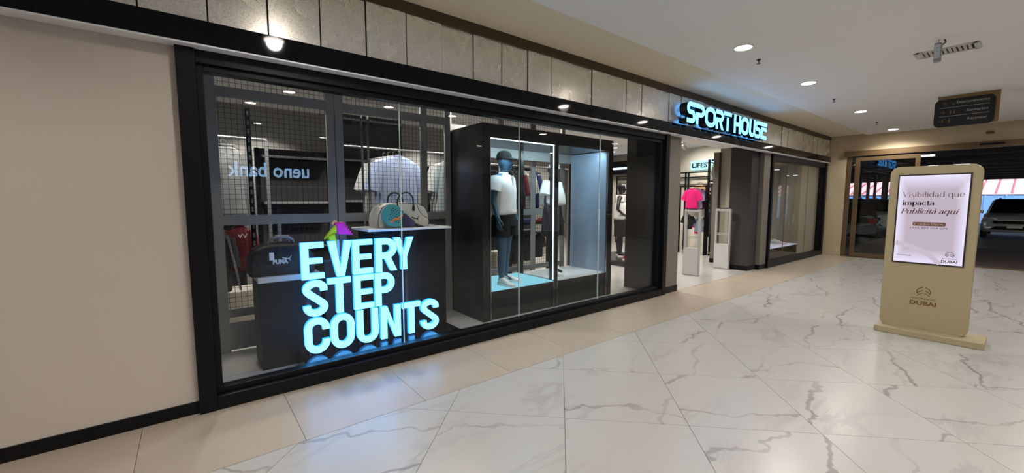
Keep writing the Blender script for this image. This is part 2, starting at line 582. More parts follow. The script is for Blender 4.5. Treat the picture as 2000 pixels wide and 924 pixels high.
# ---------------- door piers
def pier(name, x0, x1, y0, y1, m, base=True):
    o = struct(B(x0, x1, y0, y1, 0, 2.72).build(name, m))
    if base: B(x0-.008, x1+.008, y0-.008, y1+.008, 0, .105).build('baseboard', M_BLACK, o)
    return o
pier('wall_pier', 6.085, 6.50, 3.665, 4.42, M_TAUPE)
B(6.074, 6.086, 3.80, 4.432, .0, 2.7).build('pier_shade_panel', M_DARKP)['kind'] = 'structure'  # dark sheet standing in for the shade on the taupe pier's inner side
pier('wall_pier_dark', 9.56, 9.955, 3.76, 4.2, M_DARKP)
pier('wall_pier_right', 9.96, 10.30, 3.665, 4.2, M_TAUPE)
B(9.90, 9.925, 3.735, 3.76, 0, 2.6).build('trim_3', M_STEEL)['kind'] = 'structure'
pier('wall_pier_inner', 10.2, 10.45, 4.76, 4.89, M_TAUPE)
struct(B(6.5, 9.56, 3.85, 4.42, 2.72, 3.3).build('wall_lintel', M_SCEIL))

# ---------------- second shop window with its plain niche
w2 = struct(B(10.305, 14.29, 3.66, 3.70, 2.50, 2.592).build('window_2', M_BLACK))
def fr2(*a): return B(*a).build('frame', M_BLACK, w2, bevel=.004)
fr2(10.305, 10.40, 3.615, 3.79, 0, 2.592)
fr2(14.16, 14.285, 3.615, 3.79, 0, 2.592)
fr2(10.40, 14.16, 3.618, 3.79, 0, .12)
fr2(10.40, 14.16, 3.64, 3.79, 2.47, 2.592)
fr2(10.40, 10.44, 3.67, 3.76, .12, 2.47)
fr2(14.10, 14.16, 3.67, 3.76, .12, 2.47)
for a, c in ((10.44,11.50),(11.506,13.05),(13.056,14.10)):
    B(a, c, 3.722, 3.732, .12, 2.47).build('glass_pane', M_GLASS, w2)
for a in (11.50, 13.05): B(a, a+.005, 3.719, 3.735, .12, 2.47).build('glass_joint', mat('glass_edge_dark', (104, 106, 98), .3), w2)
M_NICHE = mat('niche_plaster', (170, 164, 148), .8)
struct(B(10.45, 14.3, 4.75, 4.85, 0, 3.2).build('wall_niche', M_NICHE))
struct(B(14.2, 14.3, 3.79, 4.75, 0, 3.2).build('wall_niche_side', M_NICHE))
struct(B(10.30, 10.36, 4.2, 4.75, 0, 3.2).build('wall_niche_left', M_NICHE))

# ---------------- shop shell
struct(B(12.5, 12.6, 4.85, 12.2, 0, 3.2).build('wall_shop_right', M_SWALL))
struct(B(-.7, 12.5, 12.1, 12.2, 0, 3.2).build('wall_shop_back', M_SGREY))
struct(B(-.8, -.7, 3.85, 12.2, 0, 3.2).build('wall_shop_left', M_SGREY))
struct(B(-.7, 8.3, 8.6, 8.7, 0, 3.2).build('wall_partition', M_SGREY))

# ---------------- end wall with the bronze sliding door
struct(B(14.3, 14.5, 3.2, 3.67, 0, 3.33).build('wall_end', M_OLIVE))
struct(B(14.3, 14.5, -6, 3.2, 2.86, 3.33).build('wall_end_upper', M_OLIVE))
struct(B(14.3, 14.5, -6, -.9, 0, 2.86).build('wall_end_right', M_OLIVE))
M_BRZ = mat('bronze_aluminium', (112, 90, 62), .4, metal=.45)
d1 = struct(B(14.22, 14.36, -.95, 3.24, 2.74, 2.88).build('door_1', M_BRZ))
def dr(n, *a, m=M_BRZ): return B(*a).build(n, m, d1, bevel=.003)
dr('stile', 14.30, 14.36, 3.10, 3.19, 0, 2.74)
dr('stile', 14.24, 14.29, 2.90, 3.00, .02, 2.70)
dr('stile', 14.24, 14.29, 1.74, 1.83, .02, 2.70)
dr('rail', 14.24, 14.29, 1.83, 2.90, 2.60, 2.70)
dr('rail', 14.24, 14.29, 1.83, 2.90, .02, .12)
dr('pane', 14.26, 14.268, 1.83, 2.90, .12, 2.60, m=M_DGLASS)
dr('pane', 14.325, 14.333, 2.95, 3.10, .06, 2.74, m=M_DGLASS)
dr('threshold', 14.28, 14.42, -.9, 3.19, 0, .022)
dr('stile', 14.24, 14.29, -.88, -.78, .02, 2.70)
dr('sensor', 14.20, 14.222, .42, .80, 2.80, 2.84, m=M_BLACK)

# ---------------- corridor behind the camera
struct(B(-5.1, -5, -6, 3.85, 0, 3.45).build('wall_left', M_WALL))
M_BANK = mat('bank_front_black', (24, 25, 28), .35)
wo_ = struct(B(-5, 14.4, -6.15, -6, 0, 3.45).build('wall_opposite', M_WALL))
bank = struct(B(-.6, 6.0, -6.0, -5.95, 0, 3.03).build('wall_bank', M_BANK))
B(-.6, 6.0, -5.95, -5.90, 1.93, 1.97).build('rail', M_GREY, bank)
for x in (.6, 2.0, 3.4, 4.8): B(x-.03, x+.03, -5.95, -5.91, 0, 1.93).build('mullion', M_SCREEN, bank)
struct(B(6.3, 14.2, -6.0, -5.95, .0, 2.6).build('wall_shop_opposite', mat('opposite_front', (70, 62, 54), .5)))

# ---------------- car park outside the doors
M_ASPH = mat('car_park_floor', (74, 70, 66), .55, vary=.15, vscale=2)
pf = struct(B(14.4, 42, -14, 20, -.12, -.002).build('floor_car_park', M_ASPH))
M_MAT = mat('entrance_mat', (52, 40, 36), .85)
M_SLAB = mat('car_park_soffit', (64, 62, 66), .9)
pc = struct(B(14.5, 41, -14, 20, 3.35, 3.5).build('ceiling_car_park', M_SLAB))
for i in range(9):
    struct(B(17+i*3, 17.35+i*3, -14, 20, 3.05, 3.35).build('beam', M_SLAB))
struct(B(40.7, 41, -14, 20, 2.9, 3.35).build('trim_4', M_SLAB))
for i, yy in enumerate((2.0,)):
    struct(B(24, 24.4, yy, yy+.4, 0, 3.35).build('pillar', M_SLAB))
for a, c in ((6.597,6.924),(6.204,6.326),(5.892,5.987),(5.353,5.609),(4.967,5.239),(7.3,7.6),(8.1,8.4),(-4.4,-3.78),(-3.52,-3.24),(-2.99,-2.72),(-2.65,-2.49),(-2.36,-1.2)):
    struct(B(33, 33.25, a, c, 0, 3.35).build('pillar', M_SLAB))
M_RED = mat('pink_sheet_roof', (236, 186, 184), .6)
M_BLUE = mat('blue_sheet_wall', (96, 138, 190), .7)

# ================================================================== CEILING FIXTURES
def spot(parent, loc, w, size=150, blend=.5, col=(1,.955,.90), r=.07):
    d = bpy.data.lights.new('lamp', 'SPOT'); d.energy = w; d.spot_size = math.radians(size); d.spot_blend = blend
    d.color = col; d.shadow_soft_size = r
    o = bpy.data.objects.new('lamp', d); COL.objects.link(o); o.parent = parent; o.location = loc
    return o
def downlight(x, y, z, label, group, w=DOWN_W, r=.088, cat='light', name='ceiling_downlight', lampm=None, size=150):
    t = thing(name, label, cat, (x, y, z-.008), 0, group)
    MB().lathe([(r+.016,.008),(r+.016,.001),(r+.008,-.004),(r,-.003),(r,.004)], (0,0,0), 28).build('trim_ring', mat('lamp_ring', (222,216,206), .5), t, smooth=True, local=True)
    MB().cyl(0, 0, -.0015, .004, r, 28).build('diffuser', lampm or M_LAMP, t, local=True)
    spot(t, (0,0,-.03), w, size)
    return t
ZC = 3.295
rows = [(.76,2.33,'round ceiling downlight above the left end of the shop window'),
        (5.07,2.15,'largest round ceiling downlight, nearest of the row before the shop'),
        (7.33,2.16,'second round ceiling downlight of the row, above the lit shop sign'),
        (10.46,2.18,'third round ceiling downlight of the row, between two sprinklers'),
        (13.69,2.2,'farthest round ceiling downlight, close to the end wall')]
for x, y, l in rows: downlight(x, y, ZC, l, 'ceiling downlights along the shop front', DOWN_W*(.55 if x < 1 else 1))
back = [(1.36,-.05),(3.03,-.1),(4.37,-.08),(.96,-1.3),(1.32,-3.5),(3.03,-4.85),(7.4,-.6),(10.4,-.6),(13.4,-.6),(7.4,-3.6),(10.6,-3.6),(-2.2,2.1),(-2.6,-1)]
back_labels = ['round ceiling downlight almost above the camera','round ceiling downlight behind the first corridor one, above the walkway','third round ceiling downlight of the corridor row above the camera','round ceiling downlight mirrored high in the left window pane','round ceiling downlight midway to the bank front','round ceiling downlight close before the bank front','corridor downlight behind the advertising totem','corridor downlight above the coffee counter side','corridor downlight close to the end wall, behind the frame','corridor downlight in the far row behind the totem','corridor downlight in the far row by the coffee counter','corridor downlight before the beige plaster wall','corridor downlight at the left end of the corridor']
for i, (x, y) in enumerate(back): downlight(x, y, ZC, back_labels[i], 'ceiling downlights of the corridor')

def sprinkler(x, y, label):
    t = thing('sprinkler_head', label, 'sprinkler', (x, y, ZC-.05), 0, 'ceiling sprinklers')
    m = mat('dark_brass', (70, 58, 44), .4, metal=.7)
    MB().lathe([(.028,.05),(.028,.046),(.012,.044),(.012,.03)], (0,0,0), 14).build('cup', m, t, local=True)
    MB().tube([(-.01,0,.03),(-.012,0,.012),(0,0,.004)], .003, 6).tube([(.01,0,.03),(.012,0,.012),(0,0,.004)], .003, 6).build('frame_arms', m, t, local=True)
    MB().lathe([(.024,.002),(.026,.004),(.006,.006)], (0,0,-.002), 14).build('deflector', m, t, local=True)
sprinkler(5.66, 2.21, 'sprinkler head just beyond the largest ceiling downlight')
sprinkler(8.86, 2.22, 'sprinkler head between the second and third downlight of the row')
sprinkler(12.17, 2.24, 'small sprinkler head before the farthest downlight')

# air vent set flush in the ceiling
M_GRL = mat('vent_white', (196, 192, 186), .5)
v = thing('ceiling_vent', 'white rectangular air vent with slats in the ceiling', 'vent', (7.04, .72, ZC-.012))
vb = MB()
X0, X1v, Y0, Y1v = -.13, .13, -.245, .245
for a in ((X0-.02,X1v+.02,Y0-.02,Y0+.03),(X0-.02,X1v+.02,Y1v-.03,Y1v+.02),(X0-.02,X0+.01,Y0,Y1v),(X1v-.01,X1v+.02,Y0,Y1v)): vb.box(*a, 0, .012)
vb.build('frame', M_GRL, v, local=True)
B(X0, X1v, Y0, Y1v, .009, .0118).build('backing', M_BLACK, v, local=True)
for k in range(11):
    y = Y0+.05+k*.039
    MB().add([(X0,y,.010),(X1v,y,.010),(X1v,y+.024,.001),(X0,y+.024,.001),(X0,y+.002,.0115),(X1v,y+.002,.0115),(X1v,y+.026,.0025),(X0,y+.026,.0025)],
             [(0,1,2,3),(7,6,5,4),(0,4,5,1),(1,5,6,2),(2,6,7,3),(3,7,4,0)]).build('slat', M_GRL, v, local=True)
# emergency lamp hung under the ceiling beside the vent
def emergency(x, y, label):
    t = thing('emergency_lamp', label, 'light', (x, y, 3.06))
    m = mat('lamp_grey', (150, 152, 152), .4)
    MB().box(-.035, .035, -.03, .03, 0, .20).build('housing', m, t, bevel=.012, local=True)
    B(-.04, -.034, -.022, .022, .03, .18).build('lens', mat('clear_lens', (196, 204, 208), .1), t, bevel=.004, local=True)
    for zz in (.06, .10, .14): MB().lathe([(.006,0),(.006,.003)], (0,0,0), 10).build('led', M_STEEL, t, local=True).location = (-.043, 0, zz)
    MB().tube([(0,0,.20),(0,0,.215),(.012,0,.225),(0,0,.237)], .004, 6).build('hook', M_STEEL, t, local=True)
    MB().tube([(.028,-.028,.18),(.03,-.05,.21),(.02,-.04,.235)], .008, 6).build('cable', mat('cable_grey', (110,106,100), .6), t, local=True)
emergency(6.52, .735, 'small grey emergency lamp hanging beside the ceiling vent')
emergency(.98, .5, 'grey emergency lamp on the ceiling behind the camera, mirrored in the window')

# wayfinding board
t = thing('wayfinding_sign', 'black hanging direction board with white words and arrows on a gold plate', 'sign', (10.1, .75, 2.79))
M_GPL = mat('gold_plate', (150, 118, 72), .4, metal=.3)
B(10.115, 10.15, .395, 1.085, 2.80, 3.293).build('back_plate', M_GPL, t, bevel=.004)
MB().prism(rrect(-1.115, -.44, 2.785, 3.235, .07), (10.08,0,0), (0,-1,0), Z1, (-1,0,0), -.032).build('board', mat('sign_black', (18, 16, 16), .5), t)
M_SW = mat('sign_white', (190, 186, 180), .6); M_SG = mat('sign_gold', (110, 88, 50), .6)
U = (0,-1,0)
def wt(s, yl, z, w, h, m): text(s, 'lettering', m, t, (10.079, yl, z), U, Z1, w, h)
wt('Estacionamiento', .86, 3.15, .36, .042, M_SW); wt('Parking', .75, 3.125, .25, .014, M_SG)
wt('Sanitarios', .745, 3.005, .235, .042, M_SW); wt('Restrooms', .68, 2.978, .17, .014, M_SG)
wt('Ascensor', .735, 2.87, .225, .042, M_SW); wt('Elevator', .67, 2.845, .16, .014, M_SG)
for z in (3.095, 2.955): B(10.077, 10.08, .50, 1.05, z, z+.005).build('divider', M_SW, t)
def arrow(y, z, ang):
    ca, sa = math.cos(ang), math.sin(ang)
    uu = (0,-ca,sa); vv = (0,sa,ca)
    MB().stroke([(-.03,0),(.03,0)], .009, (10.079,y,z), uu, vv, (-1,0,0), .002).stroke([(.008,.024),(.03,0),(.008,-.024)], .009, (10.079,y,z), uu, vv, (-1,0,0), .002).build('arrow', M_SG, t)
arrow(1.0, 3.155, PI/2); arrow(1.02, 3.02, 0); arrow(1.03, 2.88, 0)
def person_icon(y, z):
    MB().prism(arc(0,.026,.009,.009,0,360,10)[:-1], (10.079,y,z), U, Z1, (-1,0,0), .002).prism([(-.013,.014),(.013,.014),(.008,-.03),(-.008,-.03)], (10.079,y,z), U, Z1, (-1,0,0), .002).build('pictogram', M_SG, t)
person_icon(.925, 3.02); person_icon(.88, 3.02); person_icon(.93, 2.88)
MB().stroke([(-.02,.02),(0,-.02),(.02,.02)], .009, (10.079,.9,3.155), U, Z1, (-1,0,0), .002).build('pictogram', M_SG, t)

# small brown detector plate on the end wall
o = B(14.275, 14.30, .60, .72, 3.05, 3.11).build('wall_plate', mat('brown_plate', (92, 66, 30), .5), bevel=.003)
tag(o, 'small brown plate on the wall above the sliding door', 'plate')

# ================================================================== LETTERS OF LIGHT
def glyph(ch, w, h, t, slit=0.0):
    """strokes and polygons of one block letter: list of ('s', path, closed, width) / ('p', poly)."""
    q = t/2
    R = []
    S_ = lambda p, c=False, k=t: R.append(('s', p, c, k))
    P_ = lambda p: R.append(('p', p))
    r = min(w, h)*.42
    if ch == 'E':
        if slit:
            P_([(0,h),(w,h),(w,h-t),(0,h-t)]); P_([(0,h-t-slit),(w,h-t-slit),(w,h-2*t-slit+.0*t),(t,h-2*t-slit),(t,t),(w,t),(w,0),(0,0)])
        else:
            hh = t*.86
            P_([(0,h),(w,h),(w,h-hh),(t,h-hh),(t,h/2+hh*.45),(w*.93,h/2+hh*.45),(w*.93,h/2-hh*.5),(t,h/2-hh*.5),(t,hh),(w,hh),(w,0),(0,0)])
    elif ch == 'V':
        P_([(0,h),(t*1.08,h),(w/2,t*1.3),(w-t*1.08,h),(w,h),(w/2+t*.55,0),(w/2-t*.55,0)])
    elif ch == 'Y':
        P_([(0,h),(t*1.1,h),(w/2,h*.55),(w-t*1.1,h),(w,h),(w/2+q,h*.40),(w/2+q,0),(w/2-q,0),(w/2-q,h*.40)])
    elif ch == 'T':
        hh = t*.9
        P_([(0,h),(w,h),(w,h-hh),(0,h-hh)]); P_([(w/2-q,h-hh-slit),(w/2+q,h-hh-slit),(w/2+q,0),(w/2-q,0)])
    elif ch == 'H':
        P_([(0,h),(t,h),(t,h/2+q),(w-t,h/2+q),(w-t,h),(w,h),(w,0),(w-t,0),(w-t,h/2-q),(t,h/2-q),(t,0),(0,0)])
    elif ch == 'N':
        P_([(0,0),(0,h),(t*1.05,h),(w-t,h*.33),(w-t,h),(w,h),(w,0),(w-t*1.05,0),(t,h*.67),(t,0)])
    elif ch == 'U':
        S_([(q,h),(q,h*.3)]+arc(w/2,h*.3,w/2-q,h*.3-q,180,360,14)+[(w-q,h)])
    elif ch == 'O':
        a = arc(w/2,h-h*.34,w/2-q,h*.34-q,0,180,12)+arc(w/2,h*.34,w/2-q,h*.34-q,180,360,12)
        S_(a, True)
    elif ch == 'C':
        S_([(w-q,h*.64),(w-q,h*.68)]+arc(w/2,h-h*.32,w/2-q,h*.32-q,0,180,12)+arc(w/2,h*.32,w/2-q,h*.32-q,180,360,12)+[(w-q,h*.36)])
    elif ch == 'S':
        if slit:
            m = h*.52
            S_([(w,h-q),(w*.42,h-q)]+arc(w*.36,h-q-(h-q-m)/2,w*.36-q,(h-q-m)/2,90,270,9)[0:]+[(w*.6,m)]+arc(w*.62,(m+q)/2,w*.38-q,(m-q)/2,90,-90,9)+[(0,q)])
        else:
            a = arc(w/2,h*.745,w/2-q,h*.255-q,-8,225,14)
            b2 = arc(w/2,h*.255,w/2-q,h*.255-q,52,-188,14)
            S_([(w-q,h*.69)]+a+b2+[(q,h*.31)])
    elif ch in 'PR':
        b0 = h*.47 if ch == 'P' else h*.48
        if slit:
            S_([(0,h-q),(w*.5,h-q)]+arc(w*.5,(h-q+b0)/2,w*.5-q,(h-q-b0)/2,90,-90,12)+[(t*.2,b0)])
            P_([(0,b0+q),(t,b0+q),(t,0),(0,0)])
        else:
            P_([(0,h),(t,h),(t,0),(0,0)])
            S_([(q,h-q),(w*.5,h-q)]+arc(w*.5,(h-q+b0)/2,w*.5-q,(h-q-b0)/2,90,-90,12)+[(q,b0)])
        if ch == 'R':
            P_([(w*.36,b0),(w*.36+t*1.05,b0),(w,0),(w-t*1.05,0)])
    return R
def letter(ch, w, h, t, o, u, v, n, d, slit=0.0, sx=1.0):
    b = MB()
    for k in glyph(ch, w, h, t, slit):
        if k[0] == 's': b.stroke(k[1], k[3], o, u, v, n, d, k[2])
        else: b.prism(k[1], o, u, v, n, d)
    return b

# EVERY STEP COUNTS in the window, on a low black glossy base
ls = thing('light_letters', 'large cyan-white lit letters EVERY STEP COUNTS on low black base inside window', 'sign', (1.42, 4.0, 0))
B(.72, 2.28, 3.80, 4.16, 0, .135).build('base', M_GBLACK, ls, bevel=.004)
M_LSIDE = glow('cyan_white_side', (40, 150, 255), 2.5)
for word, z, xs in (('EVERY', .842, [.748,.974,1.193,1.413,1.600]), ('STEP', .498, [.750,.961,1.195,1.398]), ('COUNTS', .152, [.750,.972,1.212,1.448,1.672,1.884])):
    for ch, x in zip(word, xs):
        w = {'E':.190,'V':.212,'R':.215,'Y':.212,'S':.208,'T':.205,'P':.200,'C':.214,'O':.216,'U':.208,'N':.206}[ch]
        if ch == 'N': w = .206
        l = letter(ch, w, .333, .062, (x, 3.95, z), X1, Z1, Y1, .004).build('letter', M_CYAN, ls)
        letter(ch, w, .333, .060, (x, 3.954, z), X1, Z1, Y1, .045).build('letter_side', M_LSIDE, l)
M_CLR = mat('clear_acrylic', (60, 66, 80), .15)
for x in (.80, 1.25, 1.75): B(x-.012, x+.012, 4.0, 4.012, .135, 1.15).build('support', M_CLR, ls)
al = bpy.data.lights.new('letter_glow', 'AREA'); al.shape = 'RECTANGLE'; al.size = 1.25; al.size_y = .95; al.energy = 6; al.color = (.2, .5, 1)
ao = bpy.data.objects.new('letter_glow', al); COL.objects.link(ao); ao.parent = ls; ao.location = (0, .03, .65); ao.rotation_euler = (PI/2, 0, 0)

# shop name above the door
ss = thing('shop_sign', 'lit cyan-white box letters SPORT HOUSE above the shop entrance', 'sign', (7.76, 3.5, 2.76))
M_CAN = mat('letter_can', (14, 14, 20), .35)
M_FACE = glow('sign_face', (82, 172, 255), 6.0)
M_HALO = glow('halo_led', (90, 170, 255), 1.6)
xs = [(6.205,6.46),(6.485,6.76),(6.785,7.14),(7.16,7.435),(7.45,7.735),(7.845,8.12),(8.145,8.46),(8.495,8.76),(8.77,9.03),(9.045,9.32)]
for ch, (a, c) in zip('SPORTHOUSE', xs):
    f = letter(ch, c-a, .325, .068 if ch not in 'E' else .070, (a, 3.42, 2.778), X1, Z1, Y1, .006, slit=.028).build('letter_face', M_FACE, ss)
    letter(ch, c-a, .325, .071 if ch not in 'E' else .073, (a, 3.4245, 2.778), X1, Z1, Y1, .135, slit=.025).build('letter_can', M_CAN, f)
    letter(ch, c-a, .325, .06, (a, 3.561, 2.778), X1, Z1, Y1, .004, slit=.05).build('halo_strip', M_HALO, f)
    for xx in (a+.05, c-.06): B(xx, xx+.02, 3.56, 3.60, 2.86, 2.88).build('mounting_stud', M_CAN, f)

# ================================================================== ADVERTISING TOTEM
M_TOT = mat('totem_champagne', (164, 149, 116), .42, vary=.02, vscale=4)
k = thing('advertising_totem', 'champagne freestanding totem with lit pinkish advert screen on marble floor', 'totem', (6.55, .65, 0))
MB().prism(rrect(.185, 1.055, 0, .07, .012), (6.36,0,0), Y1, Z1, X1, .40).build('foot', M_TOT, k, bevel=.006)
MB().prism(rrect(.315, 1.035, .062, 1.935, .085, 8), (6.50,0,0), Y1, Z1, X1, .09).build('board', M_TOT, k, bevel=.008)
B(6.492, 6.502, .388, .963, .828, 1.842).build('bezel', mat('bezel_brown', (40, 30, 28), .35), k)
def screen_mat():
    m = bpy.data.materials.new('advert_screen'); m.use_nodes = True
    nt = m.node_tree; nt.nodes.clear(); L = nt.links
    tc = nt.nodes.new('ShaderNodeTexCoord')
    sp = nt.nodes.new('ShaderNodeSeparateXYZ'); L.new(tc.outputs['Generated'], sp.inputs[0])
    def edge(o):
        a = nt.nodes.new('ShaderNodeMath'); a.operation = 'SUBTRACT'; a.inputs[1].default_value = .5; L.new(o, a.inputs[0])
        c = nt.nodes.new('ShaderNodeMath'); c.operation = 'ABSOLUTE'; L.new(a.outputs[0], c.inputs[0]); return c.outputs[0]
    mx = nt.nodes.new('ShaderNodeMath'); mx.operation = 'MAXIMUM'; L.new(edge(sp.outputs['Y']), mx.inputs[0]); L.new(edge(sp.outputs['Z']), mx.inputs[1])
    r = nt.nodes.new('ShaderNodeValToRGB'); L.new(mx.outputs[0], r.inputs[0])
    e = r.color_ramp.elements
    e[0].position = .34; e[0].color = rgb(190, 175, 190); e[1].position = .5; e[1].color = rgb(232, 226, 250)
    em = nt.nodes.new('ShaderNodeEmission'); em.inputs[1].default_value = 1.0; L.new(r.outputs[0], em.inputs[0])
    o = nt.nodes.new('ShaderNodeOutputMaterial'); L.new(em.outputs[0], o.inputs[0]); return m
B(6.488, 6.494, .402, .95, .843, 1.828).build('screen', screen_mat(), k)
M_PRB = mat('print_brown', (92, 66, 62), .6); M_PRD = mat('print_dark', (60, 40, 38), .6)
def kt(s, yl, z, w, h, m, **a): return text(s, 'lettering', m, k, (6.4875, yl, z), U, Z1, w, h, **a)
ARCS = (((-.16,.0),(-.15,.10),(-.09,.18),(0,.23)), ((-.15,-.02),(-.09,.06),(0,.11)), ((-.14,-.10),(-.09,-.04),(0,.01)))
def dubai_logo(yc, z, s, m, x):
    for sg in (-1, 1):
        for p in ARCS:
            MB().stroke([(sg*q[0]*s-sg*.03*s, q[1]*s) for q in p], .03*s, (x, yc, z), U, Z1, (-1,0,0), .001).build('emblem', m, k)
    text('SHOPPING', 'lettering', m, k, (x, yc+.33*s, z-.24*s), U, Z1, .66*s, .06*s)
    text('DUBAI', 'lettering', m, k, (x, yc+.36*s, z-.46*s), U, Z1, .72*s, .16*s, bold=.03)
dubai_logo(.675, .495, .30, M_GOLD, 6.499)
dubai_logo(.50, .945, .17, M_PRB, 6.4875)
# serif words of the advert, drawn stroke by stroke
def serif_word(word, yl, z, w, h, T, m, shear=0.0):
    """h = height of a lower-case x; ink scaled to width w."""
    th = T*.22
    items = []; cur = 0.0
    def bowl(cx, cy, rx, ry, a0, a1, n=20):
        p = arc(cx, cy, rx, ry, a0, a1, n)
        ws = [th+(T-th)*abs(math.cos(math.radians(a0+(a1-a0)*i/n)))**1.3 for i in range(n+1)]
        return (p, ws)
    def bar(x0, y0, x1, y1, k): return ([(x0,y0),(x1,y1)], [k, k])
    def stem(x, y0, y1, top=True, bot=True):
        r = [bar(x, y0, x, y1, T)]
        if bot: r.append(bar(x-T*1.0, y0+th/2, x+T*1.0, y0+th/2, th))
        if top: r.append(bar(x-T*1.0, y1-th/2, x, y1-th/2, th*1.1))
        return r
    for ch in word:
        g_, adv = [], .9
        base = {'á':'a','í':'i'}.get(ch, ch)
        if base == 'i' or base == 'í':
            g_ = stem(.2, 0, 1); adv = .42
            if ch == 'i': g_.append(bar(.2-T*.5, 1.32, .2+T*.5, 1.32, T))
        elif base == 'l': g_ = stem(.2, 0, 1.5); adv = .42
        elif base == 'b': g_ = stem(.16, 0, 1.5, True, False)+[bowl(.50, .5, .36, .5-th/2, 0, 360)]; adv = 1.0
        elif base == 'd': g_ = stem(.80, 0, 1.5, True, True)+[bowl(.46, .5, .36, .5-th/2, 0, 360)]; adv = 1.05
        elif base == 'q': g_ = stem(.80, -.5, 1, False, True)+[bowl(.46, .5, .36, .5-th/2, 0, 360)]; adv = 1.02
        elif base == 'p': g_ = stem(.16, -.5, 1)+[bowl(.50, .5, .36, .5-th/2, 0, 360)]; adv = 1.0
        elif base == 'o': g_ = [bowl(.46, .5, .38, .5-th/2, 0, 360)]; adv = .96
        elif base == 'a': g_ = stem(.66, 0, .72, False, False)+[bar(.66, th/2, .84, th/2, th), bowl(.40, .70, .26, .28, 0, 160), bowl(.38, .28, .28, .27, 0, 360)]; adv = .90
        elif base == 'u': g_ = stem(.18, .25, 1, True, False)+stem(.78, 0, 1, True, False)+[bar(.78, th/2, .96, th/2, th), bowl(.48, .28, .30, .27, 180, 350)]; adv = 1.02
        elif base == 'n': g_ = stem(.18, 0, 1)+stem(.78, 0, .7, False, True)+[bowl(.48, .70, .30, .28, 180, 0)]; adv = 1.02
        elif base == 'm': g_ = stem(.18, 0, 1)+stem(.72, 0, .7, False, True)+stem(1.26, 0, .7, False, True)+[bowl(.45, .70, .27, .28, 180, 0), bowl(.99, .70, .27, .28, 180, 0)]; adv = 1.5
        elif base == 'e': g_ = [bowl(.46, .5, .37, .5-th/2, 0, 318), bar(.12, .52, .82, .52, th)]; adv = .92
        elif base == 'c': g_ = [bowl(.46, .5, .37, .5-th/2, 48, 318), bar(.66, .84, .72, .84, T)]; adv = .86
        elif base == 't': g_ = [bar(.26, .16, .26, 1.3, T), bar(.02, 1-th/2, .52, 1-th/2, th), bowl(.42, .18, .16, .17, 180, 330, 8)]; adv = .58
        elif base == 's':
            p = arc(.36, .74, .24, .24, 30, 250, 10)+arc(.36, .26, .26, .24, 70, -150, 10)
            g_ = [(p, [th]*4+[T*.8]*14+[th]*4)]; adv = .72
        elif base == 'V': g_ = [bar(.10, 1.4, .62, .02, T), bar(.62, .02, 1.12, 1.4, th), bar(-.08, 1.4, .34, 1.4, th), bar(.94, 1.4, 1.28, 1.4, th)]; adv = 1.22
        elif base == 'P': g_ = stem(.22, 0, 1.4)+[bowl(.54, 1.03, .42, .37-th/2, 90, -90), bar(.22, 1.4-th/2, .56, 1.4-th/2, th), bar(.22, .68, .56, .68, th)]; adv = 1.06
        elif base == 'C': g_ = [bowl(.66, .7, .56, .7-th/2, 40, 322), bar(1.08, 1.0, 1.08, 1.3, th)]; adv = 1.22
        elif ch == ' ': adv = .45
        if ch in 'áí': g_.append(bar(.34 if ch == 'á' else .16, 1.18, .52 if ch == 'á' else .36, 1.48, T*.6))
        for p, ws in g_: items.append(([(q[0]+cur+shear*q[1], q[1]) for q in p], ws))
        cur += adv
    xs = [q[0] for p, _ in items for q in p]
    x0, x1 = min(xs), max(xs)
    k_ = w/(x1-x0)
    b = MB()
    for i, (p, ws) in enumerate(items):
        b.stroke([((q[0]-x0)*k_, q[1]*h) for q in p], [q*h for q in ws], (6.4875-.0002*(i%3), yl, z), U, Z1, (-1,0,0), .0008)
    return b.build('lettering', m, k)
serif_word('Visibilidad que', .918, 1.588, .485, .038, .17, M_PRB)
serif_word('impacta', .915, 1.495, .262, .038, .30, M_PRD)
serif_word('Publicitá aquí', .922, 1.40, .465, .039, .25, M_PRB, .28)
MB().prism(rrect(-.812, -.552, 1.262, 1.305, .012), (6.4878,0,0), U, Z1, (-1,0,0), -.001).build('button', mat('button_brown', (112, 78, 68), .6), k)
serif_word('Contactános', .795, 1.272, .225, .018, .22, mat('button_cream', (206, 186, 172), .6))
kt('+595 992 029 079', .835, 1.228, .30, .020, M_PRD)
kt('Onetwenty', .925, .905, .125, .024, M_PRD, shear=.2)
MB().stroke([(-.94,1.06),(-.80,1.02),(-.66,.94),(-.57,.845)], [.05,.055,.05,.04], (6.4882,0,0), U, Z1, (-1,0,0), .0006).build('swoosh', glow('swoosh_tint', (204, 190, 203), .95), k)

# ================================================================== WINDOW DISPLAY
# graphite frames with welded wire mesh between window and shop
def screen(x0, x1, y, stiles, label, ztop=3.06):
    t = thing('mesh_screen', label, 'screen', ((x0+x1)/2, y, 0), 0, 'wire mesh screens behind the window')
    w = .085
    for x in stiles:
        B(x-w/2, x+w/2, y-.02, y+.02, 0, ztop).build('stile', M_SCREEN, t, bevel=.003)
    xs_ = sorted(stiles)
    for a, c in zip(xs_, xs_[1:]):
        for z, hh in ((.36,.08),(1.30,.10),(2.56,.10),(ztop-.06,.06)):
            B(a+w/2, c-w/2, y-.018, y+.018, z, z+hh).build('rail', M_SCREEN, t)
        B(a+w/2, c-w/2, y-.012, y+.012, .02, .30).build('kick_panel', M_SCREEN, t)
    b = MB()
    r = .0018
    a, c = xs_[0], xs_[-1]
    n = int((c-a)/.05)
    for i in range(n+1):
        x = a+i*(c-a)/n
        b.box(x-r, x+r, y-r, y+r, .36, ztop)
    for i in range(int((ztop-.36)/.05)):
        z = .36+i*.05
        b.box(a, c, y+r, y+3*r, z-r, z+r)
    b.build('wire_mesh', M_WIRE, t, kind='stuff')
    return t
